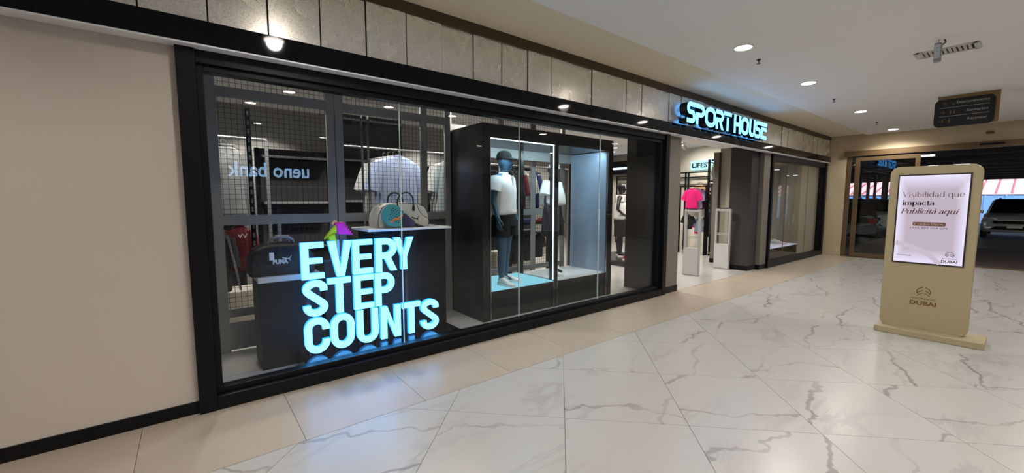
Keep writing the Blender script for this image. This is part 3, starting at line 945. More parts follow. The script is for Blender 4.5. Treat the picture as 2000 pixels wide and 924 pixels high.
screen(.10, 1.34, 4.97, (-.35, .215, 1.300), 'mesh screen at the left behind the black duffel bag')
screen(1.36, 2.85, 4.97, (1.392, 2.445, 2.80), 'mesh screen behind the cream holdall and light letters')
screen(2.95, 5.4, 5.32, (3.02, 3.98, 4.66, 5.38), 'mesh screen behind the lit mannequin case')

# low black pedestal with the duffel
p = thing('display_pedestal', 'black display pedestal with pale top under the black duffel bag', 'pedestal', (.64, 4.4, 0), 0, 'display pedestals')
B(.447, .96, 4.22, 4.66, 0, .806).build('body', M_PED, p, bevel=.004)
B(.442, .965, 4.212, 4.665, .806, .858).build('top_plate', mat('pale_plate', (186, 184, 181), .35), p, bevel=.002)
p = thing('display_pedestal', 'large black display pedestal with white top carrying the cream holdall', 'pedestal', (1.95, 4.6, 0), 0, 'display pedestals')
B(1.50, 2.36, 4.26, 4.75, 0, 1.222).build('body', M_PED, p, bevel=.004)
B(1.44, 2.42, 4.22, 4.80, 1.222, 1.245).build('top_plate', M_PLAT, p, bevel=.003)
p = thing('display_pedestal', 'dark narrow pedestal behind the letters below the neon sneaker', 'pedestal', (1.16, 4.55, 0), 0, 'display pedestals')
B(1.04, 1.38, 4.40, 4.72, 0, .93).build('body', M_PED, p, bevel=.004)
B(1.03, 1.39, 4.39, 4.73, .93, .945).build('top_plate', M_CASE, p)

# black duffel: dome body, zip, handles, tag, printed brand mark
M_DUF = mat('black_nylon', (9, 9, 11), .7, bump=.3, bscale=25)
bag = thing('duffel_bag', 'black duffel bag with white print, price tag and wrapped handles', 'bag', (.66, 4.44, .858))
prof = [(.39,.858),(.385,.95),(.40,1.03),(.44,1.10),(.52,1.135),(.66,1.145),(.80,1.135),(.88,1.10),(.925,1.03),(.935,.95),(.93,.858)]
b = MB(); R_ = []
for (yy, k_) in ((4.255,.93),(4.27,.985),(4.33,1.0),(4.50,1.0),(4.56,.985),(4.585,.93)):
    R_.append([(.66+(x-.66)*k_, yy, .860+(z-.858)*k_) for x, z in prof])
b.rings(R_).build('body', M_DUF, bag, smooth=True, bevel=.012)
MB().tube([(.42,4.42,1.085),(.52,4.42,1.142),(.66,4.42,1.152),(.80,4.42,1.142),(.90,4.42,1.085)], .006, 6).build('zip', mat('zip_black', (40,40,42), .4), bag)
M_WRAP = mat('clear_wrap', (120, 122, 124), .15, bump=.8, bscale=40)
MB().tube([(.55,4.36,1.14),(.575,4.34,1.19),(.63,4.33,1.213),(.71,4.33,1.208),(.755,4.34,1.175),(.77,4.36,1.14)], [.010,.014,.018,.018,.015,.010], 8).build('handle', M_WRAP, bag, smooth=True)
MB().tube([(.57,4.50,1.14),(.60,4.51,1.185),(.66,4.515,1.20),(.73,4.51,1.18),(.755,4.50,1.14)], [.009,.012,.014,.012,.009], 8).build('handle', M_WRAP, bag, smooth=True)
B(.545, .583, 4.246, 4.252, 1.005, 1.075).build('price_tag', mat('tag_white', (205, 205, 205), .5), bag)
M_PUM = mat('bag_print', (196, 192, 180), .6)
# leaping cat silhouette: body, head, legs, tail as one flat mark
CAT = [(0,.62),(.06,.74),(.14,.72),(.26,.60),(.42,.56),(.56,.46),(.66,.44),(.80,.52),(.90,.74),(.98,1.0),(1.0,.98),(.95,.70),(.86,.44),(.80,.34),(.86,.12),(.92,-.06),(.84,-.04),(.76,.16),(.66,.24),(.50,.30),(.40,.38),(.34,.28),(.22,.18),(.18,.26),(.26,.38),(.22,.48),(.10,.50),(.02,.54)]
def cat(parent, o, u, v, n, s, m, flip=1):
    b = MB().prism([(q[0]*s*flip, q[1]*s*.62) for q in CAT], o, u, v, n, .0015)
    return b.build('printed_mark', m, parent)
text('PUMA', 'printed_word', M_PUM, bag, (.572, 4.2545, .965), X1, Z1, .125, .044, bold=.06)
cat(bag, (.648, 4.2545, .992), X1, Z1, (0,-1,0), .078, M_PUM)

# cream holdall with black piping and handles
M_CRM = mat('cream_leather', (214, 210, 196), .55, bump=.1, bscale=30)
M_PIP = mat('black_piping', (22, 20, 22), .5)
hb = thing('holdall', 'cream holdall with black piping and handles on white pedestal top', 'bag', (1.92, 4.55, 1.245))
outl = [(1.615,1.245),(1.605,1.30),(1.62,1.40),(1.66,1.475),(1.74,1.515),(1.93,1.525),(2.10,1.515),(2.18,1.475),(2.222,1.40),(2.235,1.30),(2.225,1.245)]
R_ = []
for yy, k_ in ((4.405,.95),(4.42,.99),(4.46,1.0),(4.66,1.0),(4.70,.99),(4.715,.95)):
    R_.append([(1.92+(x-1.92)*k_, yy, 1.246+(z-1.245)*k_) for x, z in outl])
MB().rings(R_).build('body', M_CRM, hb, smooth=True, bevel=.01)
for yy in (4.412, 4.708):
    MB().tube([(1.92+(x-1.92)*.975, yy, 1.247+(z-1.245)*.975) for x, z in outl], .004, 6).build('piping', M_PIP, hb)
MB().tube([(1.62,4.56,1.30),(1.64,4.56,1.42),(1.70,4.56,1.505),(1.93,4.56,1.53),(2.15,4.56,1.505),(2.215,4.56,1.42),(2.23,4.56,1.30)], .004, 6).build('zip', M_PIP, hb)
for yy in (4.39, 4.72):
    dy = .02 if yy < 4.5 else -.02
    hp = [(1.935+.095*math.cos(math.radians(q)), yy+dy*(1-math.sin(math.radians(q))), 1.535+.105*math.sin(math.radians(q))) for q in range(0, 181, 15)]
    MB().tube([(2.032,yy+dy,1.44)]+hp+[(1.838,yy+dy,1.44)], .010, 8).build('handle', M_PIP, hb, smooth=True)
    if yy < 4.5:
        for x in (1.84, 2.03): MB().lathe([(.016,0),(.018,.03),(.012,.07)], (x, 4.408, 1.43), 10).build('handle_tab', M_PIP, hb)
MB().tube([(2.07,4.404,1.50),(2.10,4.403,1.43),(2.15,4.403,1.375),(2.222,4.404,1.335)], .003, 6).build('piping', M_PIP, hb)
cat(hb, (2.00, 4.404, 1.318), X1, Z1, (0,-1,0), .10, M_PIP)

# padel racket leaning against the holdall
M_TEAL = mat('racket_teal', (58, 150, 152), .4); M_NAVY = mat('racket_navy', (24, 32, 84), .35)
M_ORG = mat('racket_orange', (236, 130, 44), .5)
rk = thing('padel_racket', 'teal padel racket with drilled holes and orange stripe against holdall', 'racket', (1.86, 4.34, 1.245))
ang = math.radians(-22)
ru = Vector((math.cos(ang), 0, math.sin(ang))); rv = Vector((-math.sin(ang)*.95, .25, math.cos(ang)*.95)).normalized()
rn = ru.cross(rv)
ro = Vector((1.755, 4.34, 1.375))
def rp(a, c): return ro+ru*a+rv*c
head = [(q[0]*.135, q[1]*.128) for q in arc(0,0,1,1,38,322,34)]
holes = [(-.045+.028*i+(.014 if j % 2 else 0), -.056+.026*j) for j in range(6) for i in range(5) if (-.045+.028*i+(.014 if j%2 else 0)) < .088]
MB().prism(head+[(.125,-.06),(.125,.06)], ro, ru, rv, rn, .03).build('head', M_TEAL, rk, bevel=.006)
for hx, hy in holes:
    MB().prism([(hx+.0065*math.cos(a*PI/4), hy+.0065*math.sin(a*PI/4)) for a in range(8)], ro-rn*.0008, ru, rv, rn, .032).build('hole', M_BLACK, rk)
MB().stroke([(-.02,-.085),(.02,-.03),(.05,-.02),(.09,.045)], .022, ro+rn*.0302, ru, rv, rn, .001).build('stripe', M_ORG, rk)
MB().prism([(.107,.068),(.125,.075),(.26,.028),(.26,-.026),(.125,-.075),(.107,-.068)], ro-rn*.001, ru, rv, rn, .032).build('throat', M_NAVY, rk, bevel=.004)
MB().prism([(.165,.02),(.225,0),(.165,-.02)], ro-rn*.002, ru, rv, rn, .034).build('opening', M_PIP, rk)
MB().prism([(.10,.06),(.135,.07),(.125,-.07),(.095,-.06)], ro-rn*.0016, ru, rv, rn, .0334).build('band', mat('racket_black', (28,18,20), .4), rk)
MB().tube([rp(.255,0)+rn*.015, rp(.39,0)+rn*.015], [.018,.019], 10).build('grip', mat('grip_black', (24,24,26), .6), rk)

# neon sneaker standing on its toe in a clear holder
def shoe_mesh(upper, sole, parent, lz=.0, L=.27, loc=None, accent=None):
    """a sneaker pointing to +x, resting on z=0, length L; local coordinates"""
    k = L/.27
    secs = []
    for x, hw, zt, zb in ((-.005,.020,.075,.030),(.010,.030,.098,.026),(.045,.035,.108,.025),(.085,.034,.098,.024),(.125,.036,.082,.022),(.165,.041,.064,.021),(.205,.043,.052,.022),(.240,.036,.046,.026),(.262,.020,.040,.030)):
        ring = []
        for j in range(12):
            a = 2*PI*j/12
            ring.append((x*k, hw*k*math.copysign(abs(math.cos(a))**.8, math.cos(a)), ((zt+zb)/2+(zt-zb)/2*math.copysign(abs(math.sin(a))**.8, math.sin(a)))*k))
        secs.append(ring)
    up_ = MB().rings(secs).build('upper', upper, parent, smooth=True, local=True)
    sl = []
    for x, hw, zb in ((-.018,.012,.012),(-.012,.030,.004),(.03,.038,0),(.09,.037,.001),(.16,.044,0),(.21,.046,.002),(.25,.036,.008),(.274,.014,.016)):
        sl.append([(x*k,-hw*k,zb*k),(x*k,hw*k,zb*k),(x*k,hw*k*.95,.034*k),(x*k,-hw*k*.95,.034*k)])
    so = MB().rings(sl).build('sole', sole, parent, smooth=True, bevel=.003, local=True)
    b = MB()
    for i in range(4):
        x = .095+.022*i; z = .094-.0115*i
        b.tube([(x*k,-.024*k,(z-.006)*k),(x*k,0,(z+.002)*k),(x*k,.024*k,(z-.006)*k)], .0035*k, 5)
    b.build('laces', accent or sole, parent, local=True)
    MB().loft([(.028*k,0,.100*k,.028*k,.026*k),(.028*k,0,.112*k,.030*k,.027*k)], 14).build('collar', accent or upper, parent, local=True)
    return up_
def sneaker(name, loc, rz, upper, sole, label, group=None, L=.27, accent=None, rot=None):
    t = thing(name, label, 'shoe', loc, rz, group)
    shoe_mesh(upper, sole, t, L=L, accent=accent)
    if rot: t.rotation_euler = rot
    return t
M_NEON = mat('neon_yellow', (200, 226, 30), .5); M_PINK = mat('hot_pink', (244, 40, 190), .45)
h_ = thing('shoe_holder', 'clear pale blue stand under the neon sneaker behind the letter V', 'stand', (1.19, 4.47, .945))
B(1.16, 1.24, 4.43, 4.51, .945, .957).build('foot', mat('pale_blue_acrylic', (170, 190, 235), .2), h_)
B(1.165, 1.215, 4.464, 4.476, .957, 1.14).build('post', MATS['pale_blue_acrylic'], h_)
ns = thing('sneaker', 'neon yellow and pink sneaker tilted toe down above the letter V', 'shoe', (1.19, 4.47, 1.14))
nb = []
for (x, z, w_, hgt) in ((-.125,.015,.02,.05),(-.10,.03,.035,.075),(-.06,.055,.042,.10),(-.02,.085,.045,.115),(.02,.10,.043,.12),(.06,.105,.035,.11)):
    nb.append([(x, -w_, z), (x-.012, 0, z-hgt*.35), (x, w_, z), (x+.02, w_*.8, z+hgt*.7), (x+.03, 0, z+hgt*.8), (x+.02, -w_*.8, z+hgt*.7)])
MB().rings(nb).build('upper', M_NEON, ns, smooth=True, local=True, subsurf=1)
MB().add([(.0,-.05,.06),(.145,-.05,.045),(.05,-.05,.185),(-.01,-.05,.175),(.0,.05,.06),(.145,.05,.045),(.05,.05,.185),(-.01,.05,.175)],
         [(0,1,2,3),(7,6,5,4),(0,4,5,1),(1,5,6,2),(2,6,7,3),(3,7,4,0)]).build('sole', M_PINK, ns, bevel=.012, local=True)
for i in range(6):
    f = i/5
    B(.055+.08*f, .072+.08*f, -.048, .048, .165-.12*f, .185-.12*f).build('tread', M_PINK, ns, bevel=.004, local=True)
MB().tube([(-.045,-.03,.165),(-.02,-.03,.20),(.0,-.03,.185)], .012, 6).build('heel_tab', mat('peach', (240, 176, 120), .5), ns, local=True)
MB().tube([(-.06,-.02,.05),(-.03,-.02,-.05)], [.045,.035], 8).build('toe', M_NEON, ns, local=True)

# ---------------------------------------------------------------- the mannequin case
cs = thing('display_case', 'large dark display case with two lit bays holding mannequins', 'display case', (4.13, 4.6, 0))
def cp(n, *a, m=M_CASE, bv=.003): return B(*a).build(n, m, cs, bevel=bv)
cp('side_panel', 2.853, 2.975, 4.20, 5.05, 0, 2.50)
cp('side_panel', 5.26, 5.40, 4.20, 5.05, 0, 2.50)
cp('header', 2.975, 5.26, 4.20, 5.05, 2.33, 2.50)
cp('plinth', 2.975, 4.09, 4.215, 5.05, 0, .375)
cp('plinth', 4.145, 5.26, 4.215, 5.05, 0, .375)
cp('post', 4.09, 4.145, 4.195, 4.30, 0, 2.33)
cp('post', 4.09, 4.145, 4.95, 5.04, 0, 2.33)
cp('platform', 2.975, 4.09, 4.215, 5.04, .375, .39, m=glow('lit_platform', (150, 228, 248), .85), bv=0)
cp('platform', 4.145, 5.26, 4.215, 5.04, .375, .39, m=M_PLAT, bv=0)
cp('lining', 5.245, 5.259, 4.215, 4.98, .392, 2.32, m=mat('pale_blue_lining', (150, 166, 186), .35), bv=0)
for a, c in ((2.975, 4.09), (4.145, 5.26)):
    cp('back_rail', a, c, 4.98, 5.02, 2.18, 2.33, m=M_SCREEN)
cp('edge_trim', 2.962, 2.974, 4.188, 4.20, 0.02, 2.34, m=M_STEEL, bv=0)
cp('edge_trim', 4.075, 4.083, 4.186, 4.194, 0.02, 2.34, m=M_STEEL, bv=0)
cp('edge_trim', 4.148, 4.158, 4.188, 4.20, 0.02, 2.34, m=M_STEEL, bv=0)
cp('edge_trim', 5.25, 5.262, 4.186, 4.20, 0.02, 2.34, m=M_STEEL, bv=0)
cp('led_strip', 2.985, 4.07, 4.205, 4.213, 2.318, 2.328, m=M_LED, bv=0)
cp('led_strip', 4.072, 4.079, 4.203, 4.213, .41, 2.318, m=M_LED, bv=0)
for (x, e) in ((3.53, 24), (4.70, 12)):
    d = bpy.data.lights.new('case_lamp', 'AREA'); d.shape = 'RECTANGLE'; d.size = .95; d.size_y = .05; d.energy = e; d.color = (.62, .88, 1)
    lo = bpy.data.objects.new('case_lamp', d); COL.objects.link(lo); lo.parent = cs; lo.location = (x-4.13, -.33, 2.325); lo.rotation_euler = (math.radians(28), 0, 0)
B(3.05+.5, 3.05+.68, 4.196, 4.20, 2.385, 2.445).build('header_plate', M_BLACK, cs)

# ================================================================== MANNEQUINS
def skin_body(name, joints, edges, m, parent):
    """one continuous figure grown over a skeleton: joints {key: (x,y,z,r[,r2])}"""
    keys = list(joints)
    me = bpy.data.meshes.new(name)
    me.from_pydata([joints[k][:3] for k in keys], [(keys.index(a), keys.index(c)) for a, c in edges], [])
    me.materials.append(m)
    o = bpy.data.objects.new(name, me); COL.objects.link(o); o.parent = parent
    o.modifiers.new('Skin', 'SKIN').use_smooth_shade = True
    for i, k in enumerate(keys):
        j = joints[k]
        d = me.skin_vertices[0].data[i]
        d.radius = (j[3], j[4] if len(j) > 4 else j[3])
        d.use_root = (k == 'pelvis')
    s = o.modifiers.new('Subdivision', 'SUBSURF'); s.levels = 1; s.render_levels = 2
    return o

def chain(E, *ks):
    for a, c in zip(ks, ks[1:]): E.append((a, c))

def hand(J, E, side, wrist, d, fwd, across, s=1.0):
    """palm, four fingers and a thumb as short chains from the wrist; d = pointing direction"""
    w = Vector(wrist); d = Vector(d).normalized(); f = Vector(fwd).normalized(); a = Vector(across).normalized()
    def put(k, p, r): J[side+k] = (p.x, p.y, p.z, r*s)
    palm = w+d*.075*s
    put('palm', palm, .022)
    chain(E, side+'wrist', side+'palm')
    for i, (off, ln) in enumerate(((-.030,.062),(-.010,.075),(.010,.070),(.029,.055))):
        k0 = w+d*.088*s+a*off*s
        k1 = k0+(d*.55+f*.08)*ln*s
        k2 = k1+(d*.45+f*.22)*ln*s
        put('f%da' % i, k0, .0095); put('f%db' % i, k1, .0085); put('f%dc' % i, k2, .0070)
        chain(E, side+'palm', side+'f%da' % i, side+'f%db' % i, side+'f%dc' % i)
    t1 = w+d*.045*s-a*.036*s+f*.012*s; t2 = t1+d*.042*s-a*.012*s+f*.008*s
    put('t1', t1, .011); put('t2', t2, .009)
    chain(E, side+'wrist', side+'t1', side+'t2')

def mannequin(name, label, loc, rz, m, H=1.80, female=False, head_turn=0.0, akimbo=False):
    t = thing(name, label, 'mannequin', loc, rz, 'shop mannequins')
    k = H/1.80
    sw = .165 if female else .19
    hip = .10 if female else .118
    J = {'pelvis': (0,.0,.95*k,.125*k,.105*k), 'waist': (0,.0,1.10*k,.105*k if female else .125*k,.09*k), 'chest': (0,-.005,1.28*k,.135*k,.11*k),
         'upper': (0,.005,1.42*k,.11*k,.085*k), 'neck': (0,.005,1.50*k,.052*k), 'headbase': (0,-.01,1.58*k,.058*k), 'head': (0,-.02,1.665*k,.078*k,.095*k), 'crown': (0,-.012,1.725*k,.062*k,.078*k)}
    E = []
    chain(E, 'pelvis','waist','chest','upper','neck','headbase','head','crown')
    for s, sg in (('l',-1),('r',1)):
        J[s+'sh'] = (sg*sw*k, .005, 1.435*k, .056*k)
        if akimbo:
            J[s+'el'] = (sg*(sw+.14)*k, .03, 1.16*k, .040*k); J[s+'wrist'] = (sg*(sw-.03)*k, -.10, 1.02*k, .026*k)
            dd = (-sg*.8,-.4,-.2)
        else:
            J[s+'el'] = (sg*(sw+.055)*k, .025, 1.14*k, .041*k); J[s+'wrist'] = (sg*(sw+.062)*k, -.055, .90*k, .027*k)
            dd = (0,-.12,-1)
        chain(E, 'upper', s+'sh', s+'el', s+'wrist')
        hand(J, E, s, J[s+'wrist'][:3], dd, (-sg*.6,-.5,0), (0, 1, 0) , k)
        lx = sg*hip*k
        dy = -.05 if sg < 0 else .03
        J[s+'hip'] = (sg*.085*k, 0, .88*k, .092*k)
        J[s+'thigh'] = (lx*1.02, dy*.4, .70*k, .088*k)
        J[s+'knee'] = (lx*1.05, dy*.8, .49*k, .062*k)
        J[s+'calf'] = (lx*1.06, dy+.015, .34*k, .063*k)
        J[s+'ankle'] = (lx*1.08, dy+.02, .09*k, .040*k)
        J[s+'ball'] = (lx*1.18, dy-.10, .035*k, .030*k)
        J[s+'toe'] = (lx*1.24, dy-.16, .026*k, .022*k)
        chain(E, 'pelvis', s+'hip', s+'thigh', s+'knee', s+'calf', s+'ankle', s+'ball', s+'toe')
    skin_body('body', J, E, m, t)
    # face: brow, nose, lips, chin and ears over the plain head
    hz = 1.655*k
    h = bpy.data.objects.new('head', None)
    c, sn = math.cos(head_turn), math.sin(head_turn)
    def R(x, y, z): return (x*c-(y+.015)*sn, x*sn+(y+.015)*c-.015, z)
    b = MB()
    prof = [(-.125,.030,.040,-.030),(-.115,.045,.058,-.035),(-.085,.060,.078,-.030),(-.045,.070,.092,-.022),(0,.076,.098,-.016),(.045,.078,.100,-.010),(.085,.068,.086,-.004),(.112,.044,.056,0),(.122,.018,.022,0)]
    rings = []
    for dz, rx, ry, cy in prof:
        ring = []
        for j in range(24):
            a = 2*PI*j/24
            x = rx*math.cos(a); y = cy+ry*math.sin(a)
            fr_ = max(0, -math.sin(a))
            nose = .024*max(0, fr_-.93)/.07*max(0, 1-abs(dz+.022)/.04)
            eye = -.010*max(0, 1-abs(abs(x)-.030)/.018)*max(0, 1-abs(dz-.010)/.022)*(fr_ > .5)
            lip = .006*max(0, 1-abs(x)/.028)*max(0, 1-abs(dz+.072)/.016)*(fr_ > .5)
            ring.append(R(x, y-nose-eye*-1-lip, hz+dz*k))
        rings.append(ring)
    # refine vertically for the face
    fine = []
    for i in range(len(rings)-1):
        for q in range(4):
            f = q/4
            z = rings[i][0][2]*(1-f)+rings[i+1][0][2]*f
            dz = (z-hz)/k
            ring = []
            for j in range(24):
                a = 2*PI*j/24
                p0, p1 = prof[i], prof[i+1]
                rx, ry, cy = (p0[n]*(1-f)+p1[n]*f for n in (1,2,3))
                x = rx*math.cos(a); y = cy+ry*math.sin(a); fr_ = max(0, -math.sin(a))
                nose = .026*(fr_ > .94)*max(0, 1-abs(dz+.025)/.04)
                eye = .010*max(0, 1-abs(abs(x)-.030)/.020)*max(0, 1-abs(dz-.008)/.020)*(fr_ > .5)
                lip = .006*max(0, 1-abs(x)/.030)*max(0, 1-abs(dz+.072)/.016)*(fr_ > .5)
                ring.append(R(x, y-nose+eye-lip, z))
            fine.append(ring)
    fine.append(rings[-1])
    bpy.data.objects.remove(h)
    MB().rings(fine).build('face', m, t, smooth=True, local=True)
    for sg in (-1, 1):
        MB().loft([(0,0,-.03,.008,.014),(0,0,0,.012,.022),(0,0,.03,.008,.016)], 10).build('ear', m, t, smooth=True, local=True).location = R(sg*.078, .0, hz-.01)
    return t, k, R
def torso(t, k, secs, m, name='shirt', n=24):
    return MB().loft([(0,cy,z*k,rx*k,ry*k) for z, rx, ry, cy in secs], n, 2.4).build(name, m, t, smooth=True, local=True, subsurf=1)
def sleeve(t, k, sg, sw, m, name='sleeve', el=.055, ln=.75, r0=.085, r1=.088):
    p0 = Vector((sg*(sw-.02), .005, 1.445)); p1 = Vector((sg*(sw+el), .022, 1.165))
    pts = [p0+(p1-p0)*f*ln for f in (0,.3,.65,1)]
    return MB().tube([tuple(p*k) for p in pts], [r0*k*.9, r0*k, r1*k, r1*k], 14).build(name, m, t, smooth=True, local=True)
def shorts(t, k, m, zb=.56, flare=.135, zt=1.06):
    o = MB().loft([(0,0,zt*k,.150*k,.125*k),(0,0,.98*k,.175*k,.145*k),(0,0,.86*k,.195*k,.155*k),(0,0,.80*k,.20*k,.15*k)], 20, 2.3).build('shorts', m, t, smooth=True, local=True)
    for sg in (-1, 1):
        MB().loft([(sg*.092*k,0,.90*k,.108*k,.135*k),(sg*.100*k,-.005,.75*k,.112*k,flare*k),(sg*.118*k,-.008,zb*k,.116*k,flare*k)], 18, 2.2).build('shorts_leg', m, t, smooth=True, local=True)
    return o
def worn_shoes(t, k, m, sole):
    for sg, dy in ((-1,-.05),(1,.03)):
        g_ = bpy.data.objects.new('shoe', None)
        tmp = []
        x0 = sg*.122*k; y0 = dy+.055
        a = -PI/2 + sg*.22
        ca, sa = math.cos(a), math.sin(a)
        def tr(p): return (x0+p[0]*ca-p[1]*sa, y0+p[0]*sa+p[1]*ca, p[2])
        bpy.data.objects.remove(g_)
        secs = []
        for x, hw, zt, zb in ((-.005,.026,.085,.030),(.010,.038,.118,.024),(.045,.044,.125,.022),(.085,.042,.112,.022),(.125,.042,.090,.022),(.165,.046,.068,.021),(.205,.048,.056,.022),(.240,.040,.050,.024),(.265,.022,.044,.028)):
            secs.append([tr((x, hw*math.cos(2*PI*j/12), (zt+zb)/2+(zt-zb)/2*math.sin(2*PI*j/12))) for j in range(12)])
        u_ = MB().rings(secs).build('shoe', m, t, smooth=True, local=True)
        sl = []
        for x, hw in ((-.018,.014),(-.010,.036),(.04,.042),(.10,.041),(.17,.049),(.22,.048),(.255,.036),(.280,.014)):
            sl.append([tr((x,-hw,.0)), tr((x,hw,.0)), tr((x,hw*.95,.036)), tr((x,-hw*.95,.036))])
        MB().rings(sl).build('sole', sole, u_, smooth=True, local=True)

M_BLUEMAN = mat('slate_mannequin', (52, 84, 106), .42)
M_DARKMAN = mat('graphite_mannequin', (44, 48, 56), .45)
M_BLKMAN = mat('black_mannequin', (22, 22, 24), .4)

# male figure: white polo, black shorts, black cap
m1, k, R = mannequin('mannequin', 'slate blue mannequin in white polo, black shorts and black cap in first lit bay', (3.41, 4.50, .39), math.radians(24), M_BLUEMAN, 1.83, head_turn=.30)
torso(m1, k, [(.93,.215,.150,0),(.98,.212,.153,0),(1.10,.200,.150,0),(1.25,.208,.150,-.004),(1.36,.215,.146,0),(1.43,.200,.128,.004),(1.475,.125,.095,.006),(1.50,.066,.064,.008)], M_WHITE, 'polo_shirt')
for sg in (-1, 1): sleeve(m1, k, sg, .185, M_WHITE, ln=.66, r0=.092, r1=.086)
MB().loft([(0,.004,1.485*k,.070*k,.068*k),(0,.002,1.505*k,.072*k,.070*k),(0,0,1.515*k,.066*k,.064*k)], 20).build('collar', M_WHITE, m1, smooth=True, local=True)
B(-.014, .014, -.150, -.120, 1.34*k, 1.47*k).build('placket', mat('placket_grey', (190, 190, 190), .8), m1, local=True)
shorts(m1, k, M_BLACKCL, .66)
worn_shoes(m1, k, M_RUB, M_RUB)
M_CAP = mat('cap_black', (7, 7, 8), .9, spec=.2)
hz = 1.70*k
def ringR(z, rx, ry, cy, n=22): return [R(rx*math.cos(2*PI*j/n), cy+ry*math.sin(2*PI*j/n), z) for j in range(n)]
MB().rings([ringR(hz-.02,.084,.107,-.010), ringR(hz+.03,.086,.108,-.008), ringR(hz+.07,.074,.094,-.006), ringR(hz+.098,.048,.062,-.004), ringR(hz+.108,.012,.016,0)]).build('cap', M_CAP, m1, smooth=True, local=True)
br = []
for f in (0, .35, .7, 1):
    yy = -.10-.085*f; hw = .075*(1-.25*f*f); zz = hz+.008-.018*f
    br.append([R(-hw, yy+.02, zz-.012), R(-hw*.5, yy-.004, zz), R(0, yy-.012, zz+.004), R(hw*.5, yy-.004, zz), R(hw, yy+.02, zz-.012),
               R(hw, yy+.02, zz-.018), R(0, yy-.012, zz-.003), R(-hw, yy+.02, zz-.018)])
MB().rings(br).build('cap_brim', M_CAP, m1, smooth=True, local=True)

# female figure: white crop top, dark shorts, white visor
m2, k, R = mannequin('mannequin', 'graphite mannequin in loose white top and dark shorts in second lit bay', (4.46, 4.62, .39), math.radians(24), M_DARKMAN, 1.78, True, head_turn=-1.1)
torso(m2, k, [(1.08,.235,.17,-.01),(1.13,.258,.185,-.01),(1.25,.246,.175,-.006),(1.36,.225,.148,0),(1.43,.165,.108,.004),(1.47,.095,.080,.006),(1.49,.068,.066,.008)], M_WHITE, 'crop_top')
for sg in (-1, 1): sleeve(m2, k, sg, .19, M_WHITE, el=.08, ln=.72, r0=.10, r1=.105)
shorts(m2, k, M_BLACKCL, .62, .145, 1.14)
worn_shoes(m2, k, M_RUB, M_RUB)
hz = 1.70*k
MB().rings([ringR(hz-.022,.082,.104,-.010), ringR(hz+.028,.086,.107,-.008), ringR(hz+.028,.078,.099,-.008), ringR(hz-.022,.076,.098,-.010)], cap=False).build('visor_band', M_WHITE, m2, smooth=True, local=True)
br = []
for f in (0, .4, .8, 1):
    yy = -.10-.10*f; hw = .078*(1-.2*f*f); zz = hz+.004-.03*f
    br.append([R(-hw, yy+.02, zz-.012), R(0, yy-.012, zz+.004), R(hw, yy+.02, zz-.012), R(hw, yy+.02, zz-.018), R(0, yy-.012, zz-.003), R(-hw, yy+.02, zz-.018)])
MB().rings(br).build('visor_brim', M_WHITE, m2, smooth=True, local=True)

# basketball figure deeper in the shop
m3, k, R = mannequin('mannequin', 'black mannequin in white sleeveless jersey on dark plinth inside the shop', (8.62, 6.45, .12), math.radians(30), M_BLKMAN, 1.88, akimbo=True, head_turn=.4)
M_TANK = mat('tank_white', (222, 218, 212), .8, bump=.4, bscale=20)
torso(m3, k, [(.86,.205,.150,0),(.98,.198,.150,0),(1.12,.176,.138,0),(1.26,.184,.140,-.004),(1.34,.176,.132,0)], M_TANK, 'jersey')
for sg in (-1, 1):
    MB().stroke([(sg*.135*k,1.33*k),(sg*.115*k,1.42*k),(sg*.095*k,1.49*k)], .075, (0,-.108,0), X1, Z1, Y1, .20).build('strap', M_TANK, m3, local=True)
shorts(m3, k, M_BLACKCL, .50)
worn_shoes(m3, k, M_BLACKCL, M_RUB)
pl = B(7.9, 9.4, 5.7, 7.2, 0, .12).build('low_plinth', M_CASE, bevel=.004)
tag(pl, 'low dark plinth inside the shop under the jersey mannequin', 'plinth')
sneaker('sneaker', (7.95+.15, 5.95, .12), math.radians(-40), mat('shoe_red', (190, 34, 30), .5), M_RUB, 'red sneaker on the low dark plinth before the jersey mannequin')
o = B(8.38, 8.63, 5.85, 6.05, .12, .27).build('shoe_box', mat('shoe_box_black', (30,30,32), .5), bevel=.003)
tag(o, 'black shoe box with white end mark on the low plinth', 'box')
text('TV', 'printed_mark', M_RUB, o, (8.43, 5.8495, .15), X1, Z1, .12, .08)

